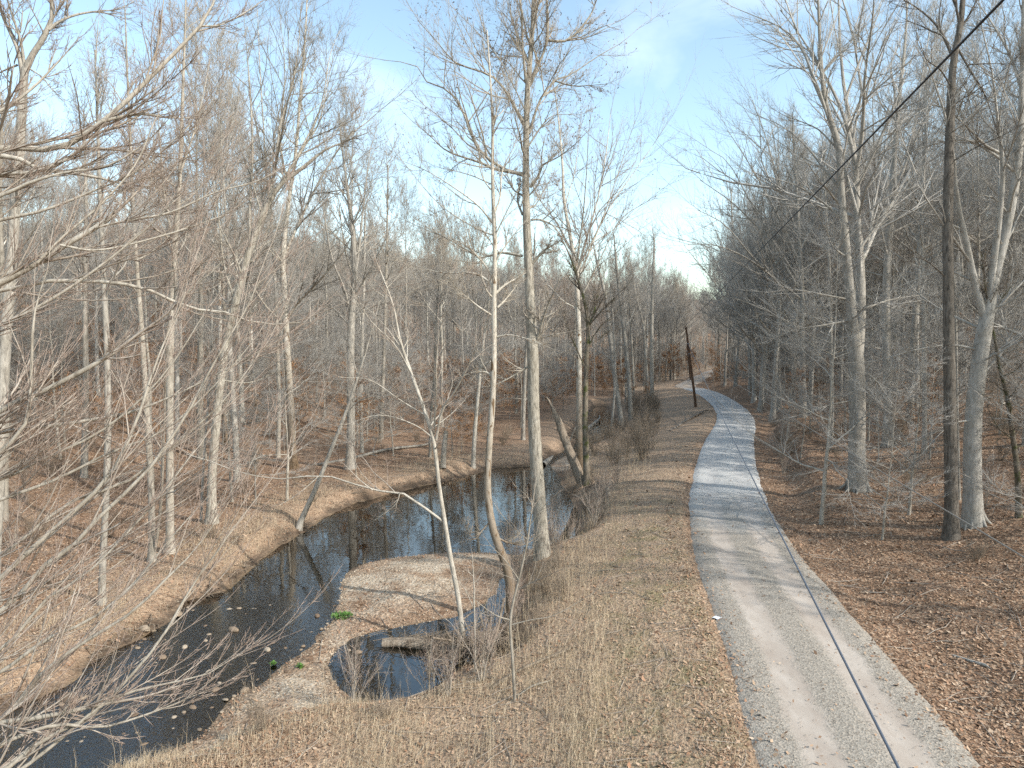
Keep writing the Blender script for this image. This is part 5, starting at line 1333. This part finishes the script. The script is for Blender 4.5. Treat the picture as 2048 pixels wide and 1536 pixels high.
curl = np.zeros((n, 3)); curl[:, 2] = sz * r.uniform(-.3, .5, n)
co = np.stack([c - u, c - vv * .9 + curl * .2, c + u + curl, c + vv * .9 + curl * .3], 1).reshape(-1, 3)
co[:, 2] = np.maximum(co[:, 2], surf(co[:, 0], co[:, 1]) + .002)
tag(link('leaf_litter', mesh_from('leaf_litter', co, np.arange(n * 4).reshape(-1, 4), None, [M_LEAF], False)), kind='stuff')

def blades(x, y, h, wdt, r, lean=.35, K=3):
    n = len(x); z = hz(x, y) - .02
    az = r.random(n) * 6.28; l = np.abs(r.normal(0, lean, n))
    base = np.stack([x, y, z], 1)
    dirv = np.stack([np.cos(az), np.sin(az), 0 * az], 1)
    side = np.stack([-np.sin(az + .8), np.cos(az + .8), 0 * az], 1) * (wdt / 2)[:, None]
    P1 = base + dirv * (l * h * .25)[:, None] + np.array([0, 0, 1.]) * (h * .55)[:, None]
    P2 = base + dirv * (l * h)[:, None] + np.array([0, 0, 1.]) * (h * (1 - .25 * l))[:, None]
    co = np.stack([base - side, base + side, P1 + side * .7, P1 - side * .7, P2], 1).reshape(-1, 3)
    b = np.arange(n)[:, None] * 5
    return co, b + np.array([[0, 1, 2, 3]]), b + np.array([[3, 2, 4]])
r = np.random.default_rng(6)
x, y = area_sample(260000, 12.5, 60, r, .9)
d = road_dist(x, y); sw = interp(SDW, x, y); gs = interp(grass, x, y); gv = interp(BAR, x, y)
pch = vnoise(x * .7, y * .7, 90)
ok = (np.abs(d) > 2.2) & (sw > .2) & (r.random(len(x)) < gs * (.25 + 1.1 * smooth(.3, .75, pch))) & (gv < .5) & in_view(x, y)
x, y = x[ok], y[ok]; n = len(x)
dd = road_dist(x, y)
h = r.uniform(.07, .26, n) * np.where(dd < -5, 1.35, .7) * np.where(dd < -14, 1.2, 1)
co, q, t3 = blades(x, y, h, r.uniform(.004, .008, n) * (1 + y / 60), r, .95)
tag(link('dry_grass', mesh_from('dry_grass', co, q, t3, [M_GRASS], False)), kind='stuff')
x, y = area_sample(60000, 12.5, 34, r, .9)
d = road_dist(x, y); vg = interp(verge, x, y)
ok = (r.random(len(x)) < vg * smooth(.52, .72, vnoise(x * .9, y * .9, 91))) & in_view(x, y)
x, y = x[ok], y[ok]; n = len(x)
co, q, t3 = blades(x, y, r.uniform(.04, .11, n), r.uniform(.005, .009, n), r, .7)
tag(link('green_grass', mesh_from('green_grass', co, q, t3, [M_GREEN], False)), kind='stuff')
# tall dead weed stalks
x, y = area_sample(12500, 13, 58, r, .8)
d = road_dist(x, y); sw = interp(SDW, x, y); gv = interp(BAR, x, y)
px, py = project(np.stack([x, y, hz(x, y)], -1))
pn = smooth(.42, .7, vnoise(x * .5, y * .5, 92))
ok = (d < -4.5) & (d > -22) & (sw > .25) & (gv < .4) & in_view(x, y) & (r.random(len(x)) < .15 + .85 * pn)
x, y = x[ok], y[ok]; n = len(x)
h = r.uniform(.5, 1.25, n); az = r.random(n) * 6.28; l = np.abs(r.normal(0, .22, n)); z = hz(x, y)
b = np.stack([x, y, z - .03], 1); dv = np.stack([np.cos(az), np.sin(az), 0 * az], 1)
B = np.stack([b, b + dv * (l * h * .3)[:, None] + np.array([0, 0, 1.]) * (h * .5)[:, None], b + dv * (l * h)[:, None] + np.array([0, 0, 1.]) * (h * .97)[:, None]], 1)
R = (r.uniform(.0024, .0042, n) * (1 + y / 70))[:, None] * np.array([[1, .8, .5]])
s = Soup().add(*tubes(B, R, 3), tip=.3)
B2, R2 = grow(B, R, 3, .45, .55, .2, .3, 3, .3, .02, .1, .8, .0016); s.add(*tubes(B2, R2, 3), tip=1.0)
tag(link('weed_stalks', s.mesh('weed_stalks', [M_GRASS])), kind='stuff')
# twigs lying about
x, y = area_sample(1700, 12.5, 70, r)
d = road_dist(x, y); sw = interp(SDW, x, y)
ok = (np.abs(d) > 2.3) & (sw > .2) & in_view(x, y); x, y = x[ok], y[ok]; n = len(x)
az = r.random(n) * 6.28; ln = r.uniform(.2, 1.1, n) * (1 + y / 60)
o3 = np.linspace(-.5, .5, 4)
B = np.stack([np.stack([x + np.cos(az) * ln * q + r.normal(0, .03, n), y + np.sin(az) * ln * q + r.normal(0, .03, n), 0 * x], 1) for q in o3], 1)
B[..., 2] = hz(B[..., 0], B[..., 1]) + .03
R = (r.uniform(.004, .013, n) * (1 + y / 90))[:, None] * np.array([[.7, 1, .9, .5]])
tag(link('fallen_twigs', Soup().add(*tubes(B, R, 4), tip=.4).mesh('fallen_twigs', [M_PALE])), kind='stuff')

# ------------------------------------------------------------------ stones
def ico():
    p = (1 + 5 ** .5) / 2
    v = np.array([(-1, p, 0), (1, p, 0), (-1, -p, 0), (1, -p, 0), (0, -1, p), (0, 1, p), (0, -1, -p), (0, 1, -p), (p, 0, -1), (p, 0, 1), (-p, 0, -1), (-p, 0, 1)], float)
    f = np.array([(0, 11, 5), (0, 5, 1), (0, 1, 7), (0, 7, 10), (0, 10, 11), (1, 5, 9), (5, 11, 4), (11, 10, 2), (10, 7, 6), (7, 1, 8), (3, 9, 4), (3, 4, 2), (3, 2, 6), (3, 6, 8), (3, 8, 9), (4, 9, 5), (2, 4, 11), (6, 2, 10), (8, 6, 7), (9, 8, 1)])
    return unit(v), f
IV, IF = ico()
OV = np.array([(1, 0, 0), (0, 1, 0), (-1, 0, 0), (0, -1, 0), (0, 0, 1), (0, 0, -1)], float)
OF = np.array([(0, 1, 4), (1, 2, 4), (2, 3, 4), (3, 0, 4), (1, 0, 5), (2, 1, 5), (3, 2, 5), (0, 3, 5)])
def stone_soup(x, y, z, s, r, IV=IV, IF=IF):
    k_ = len(IV)
    n = len(x); jit = r.uniform(.75, 1.2, (n, k_, 1)); sq = np.stack([r.uniform(.8, 1.3, n), r.uniform(.7, 1.0, n), r.uniform(.4, .7, n)], 1)
    a = r.random(n) * 6.28; v = IV[None] * jit * sq[:, None] * s[:, None, None]
    vx = v[..., 0] * np.cos(a)[:, None] - v[..., 1] * np.sin(a)[:, None]; vy = v[..., 0] * np.sin(a)[:, None] + v[..., 1] * np.cos(a)[:, None]
    co = np.stack([vx + x[:, None], vy + y[:, None], v[..., 2] + z[:, None]], -1).reshape(-1, 3)
    return co, (IF[None] + np.arange(n)[:, None, None] * k_).reshape(-1, 3)
r = np.random.default_rng(9)
bx = r.uniform(-12, 4, 60000); by = r.uniform(13, 36, 60000)
gv = interp(BAR, bx, by); sw = interp(SDW, bx, by)
ok = (gv > .35) & (sw > -.25) & (r.random(len(bx)) < .10 * interp(SPIT, bx, by) + .4 * smooth(.35, .6, vnoise(bx * .75, by * .75, 95)) + .7 * (np.abs(sw) < .3))
bx, by = bx[ok][:5200], by[ok][:5200]
co, t3 = stone_soup(bx, by, hz(bx, by) + .004, r.gamma(2.2, .008, len(bx)) + .007, r, OV, OF)
tag(link('pebbles', mesh_from('pebbles', co, None, t3, [M_PEBBLE], True)), kind='stuff')
gx = []
x, y = area_sample(60000, 11.5, 40, r, .8)
d = road_dist(x, y)
ok = (np.abs(d) < 2.35) & in_view(x, y) & (r.random(len(x)) < np.clip(.05 + np.abs(np.abs(d) - .8) * 1.1, 0, .9))
x, y, d = x[ok], y[ok], d[ok]
zz = .02 + .05 * (1 - (d / 2) ** 2) - .14 * smooth(1.75, 2.2, np.abs(d))
co, t3 = stone_soup(x, y, np.maximum(zz, -.06) - .012, r.uniform(.006, .017, len(x)), r, OV, OF)
tag(link('loose_gravel', mesh_from('loose_gravel', co, None, t3, [M_ROADSTONE], False)), kind='stuff')
cr_ = catmull(np.vstack([creek[2:24]]), 900)
k_ = r.integers(60, 880, 420)
k_ = k_[vnoise(k_ * .03, k_ * 0.0, 97) > .38]
n = len(k_); p0 = np.c_[cr_[k_] + r.normal(0, .12, (n, 2)), np.zeros(n)]
tg = unit(np.gradient(cr_, axis=0))[k_]; nv_ = np.c_[tg[:, 1], -tg[:, 0], np.zeros(n)]     # towards the water
p0 -= nv_ * r.uniform(.1, .5, n)[:, None]; p0[:, 2] = hz(p0[:, 0], p0[:, 1]) + .03
ln = r.uniform(.15, .6, n)[:, None]; sdw = np.c_[tg, np.zeros(n)] * r.normal(0, .5, n)[:, None]
p1 = p0 + (nv_ * .6 + sdw) * ln + np.c_[np.zeros((n, 2)), r.uniform(-.02, .1, n)]; p2_ = p1 + (nv_ * .35 + sdw) * ln - np.c_[np.zeros((n, 2)), r.uniform(.05, .35, n)]
R = r.uniform(.006, .022, n)[:, None] * np.array([[1, .8, .5]])
tag(link('bank_roots', Soup().add(*spikes(np.stack([p0, p1, p2_], 1), R, 4)).mesh('bank_roots', [M_DEAD])), kind='stuff')
# larger stones in and beside the creek, each its own object
def stone_mesh(k):
    rr = np.random.default_rng(100 + k)
    co, f = IV * rr.uniform(.78, 1.18, (12, 1)) * np.array([1.15, .95, .8]), IF
    for _ in range(2):   # subdivide once or twice for a rounded outline
        ed = {}; cl = list(co); nf = []
        def mid(a, b):
            key = (min(a, b), max(a, b))
            if key not in ed:
                ed[key] = len(cl); cl.append((np.asarray(cl[a]) + cl[b]) / 2)
            return ed[key]
        for a, b, c3 in f:
            ab, bc, ca2 = mid(a, b), mid(b, c3), mid(c3, a)
            nf += [(a, ab, ca2), (b, bc, ab), (c3, ca2, bc), (ab, bc, ca2)]
        co = np.array(cl); f = np.array(nf)
        nb = np.zeros_like(co); cn = np.zeros(len(co))
        for a, b in ((0, 1), (1, 2), (2, 0)):
            np.add.at(nb, f[:, a], co[f[:, b]]); np.add.at(cn, f[:, a], 1)
        co = .5 * co + .5 * nb / cn[:, None]
        if _ == 0: pass
        else: break
    return mesh_from('stone', co, None, f, [M_STONE], True)
SM = [stone_mesh(k) for k in range(6)]
spots = [(634, 1231, .17, 'reddish rounded stone standing alone in the dark water off the green plant'), (606, 1335, .16, 'pale blocky stone on the gravel spit beside the moss tuft'), (698, 1299, .11, 'white stone at the inner edge of the small pool'), (716, 1304, .16, 'tan stone awash in the small pool beside the white one'),
         (466, 1259, .20, 'long pale flat stone awash in midstream'), (411, 1280, .12, 'cream stone in midstream beyond the branch tips'), (137, 1400, .30, 'broad tan slab stone under the overhanging branches'), (432, 1378, .15, 'pale stone by the dark water at the spit end'), (490, 1385, .17, 'whitish stone cluster edge at the spit'), (370, 1293, .15, 'brown stone pair in the riffle'),
         (40, 1487, .06, 'tiny white stone in the dark shallows under the branches')]
for k, (px, py, s, lb) in enumerate(spots):
    q = PZ(px, py, WATER + .02); zz = max(float(hz(q[0], q[1])), WATER - .05)
    o = link('stone', SM[k % 6], None, (q[0], q[1], zz + s * .3)); o.scale = (s * (1.3 if 'long' in lb or 'slab' in lb else .9), s * .75, s * .75); o.rotation_euler = (0, 0, r.random() * 6)
    tag(o, lb, 'stone', 'stones in and beside the creek')
cnt = 0
for _ in range(6000):
    if cnt >= 170: break
    X, Y = r.uniform(-12, 0), r.uniform(12.5, 25)
    s_ = float(interp(SDC, X, Y)); px, py = project((X, Y, WATER))
    if not (-2.6 < s_ < .5) or px < -20 or (Y > 25 and s_ < -.5): continue
    if r.random() > .25 + .75 * smooth(24, 17, np.array(Y)) and s_ < -.3: continue
    s = .035 + r.gamma(2, .017)
    o = link('stone', SM[cnt % 6], None, (X, Y, max(float(hz(X, Y)), WATER - .05) + s * .34)); o.scale = (s * r.uniform(.9, 1.5), s, s * r.uniform(.55, .85)); o.rotation_euler = (r.normal(0, .15), r.normal(0, .15), r.random() * 6)
    tag(o, 'small rounded tan stone in the stony shallows of the creek' if s_ < 0 else 'small rounded tan stone on the gravel edge of the creek', 'stone', 'stones in and beside the creek')
    cnt += 1

# green plants on the gravel edge, scrap of paper by the road
def cress(px, py, rad, n, label):
    q = PZ(px, py, WATER + .1); b = np.array([q[0], q[1], max(float(hz(q[0], q[1])), WATER)])
    rr = np.random.default_rng(int(px)); a = rr.random(n) * 6.28; d0 = rad * np.sqrt(rr.random(n))
    p = np.stack([np.cos(a) * d0, np.sin(a) * d0 * .8, .02 + rr.random(n) * .10], 1)
    u = unit(np.stack([np.cos(a) + rr.normal(0, .5, n), np.sin(a) + rr.normal(0, .5, n), rr.normal(.3, .3, n)], 1)) * rr.uniform(.03, .07, (n, 1)); w_ = np.cross(u, [0, 0, 1.]) * .6
    co = np.stack([p - u, p - w_, p + u, p + w_], 1).reshape(-1, 3)
    e = tag(link('green_plant', None, None, b), label, 'plant', 'green plants on the gravel edge')
    link('leaves', mesh_from('plant_leaves', co, np.arange(n * 4).reshape(-1, 4), None, [M_CRESS], False), e)['kind'] = 'stuff'
    st = np.stack([np.zeros((14, 3)), p[:14] * .6 + [0, 0, .03], p[:14]], 1)
    link('stems', Soup().add(*tubes(st, np.full((14, 3), .004), 3)).mesh('plant_stems', [M_CRESS]), e)
cress(684, 1231, .36, 260, 'bright green leafy plant on the edge of the gravel bar')
cress(600, 1334, .10, 40, 'small green tuft on the gravel spit')
cress(547, 1324, .09, 36, 'yellow green tuft at the water edge of the spit')
q = G(1434, 1239)
uu, vv_ = np.meshgrid(np.linspace(-1, 1, 5), np.linspace(-1, 1, 4))
co = np.stack([uu * .12, vv_ * .08, .05 + .03 * np.sin(uu * 3 + vv_ * 2)], -1).reshape(-1, 3); ii = np.arange(20).reshape(4, 5)
tag(link('paper_scrap', mesh_from('paper_scrap', np.vstack([co, co - [0, 0, .004]]), np.vstack([np.stack([ii[:-1, :-1], ii[:-1, 1:], ii[1:, 1:], ii[1:, :-1]], -1).reshape(-1, 4)]), None, [M_PAPER]), None, q), 'crumpled white scrap of litter at the grassy edge of the road', 'litter')
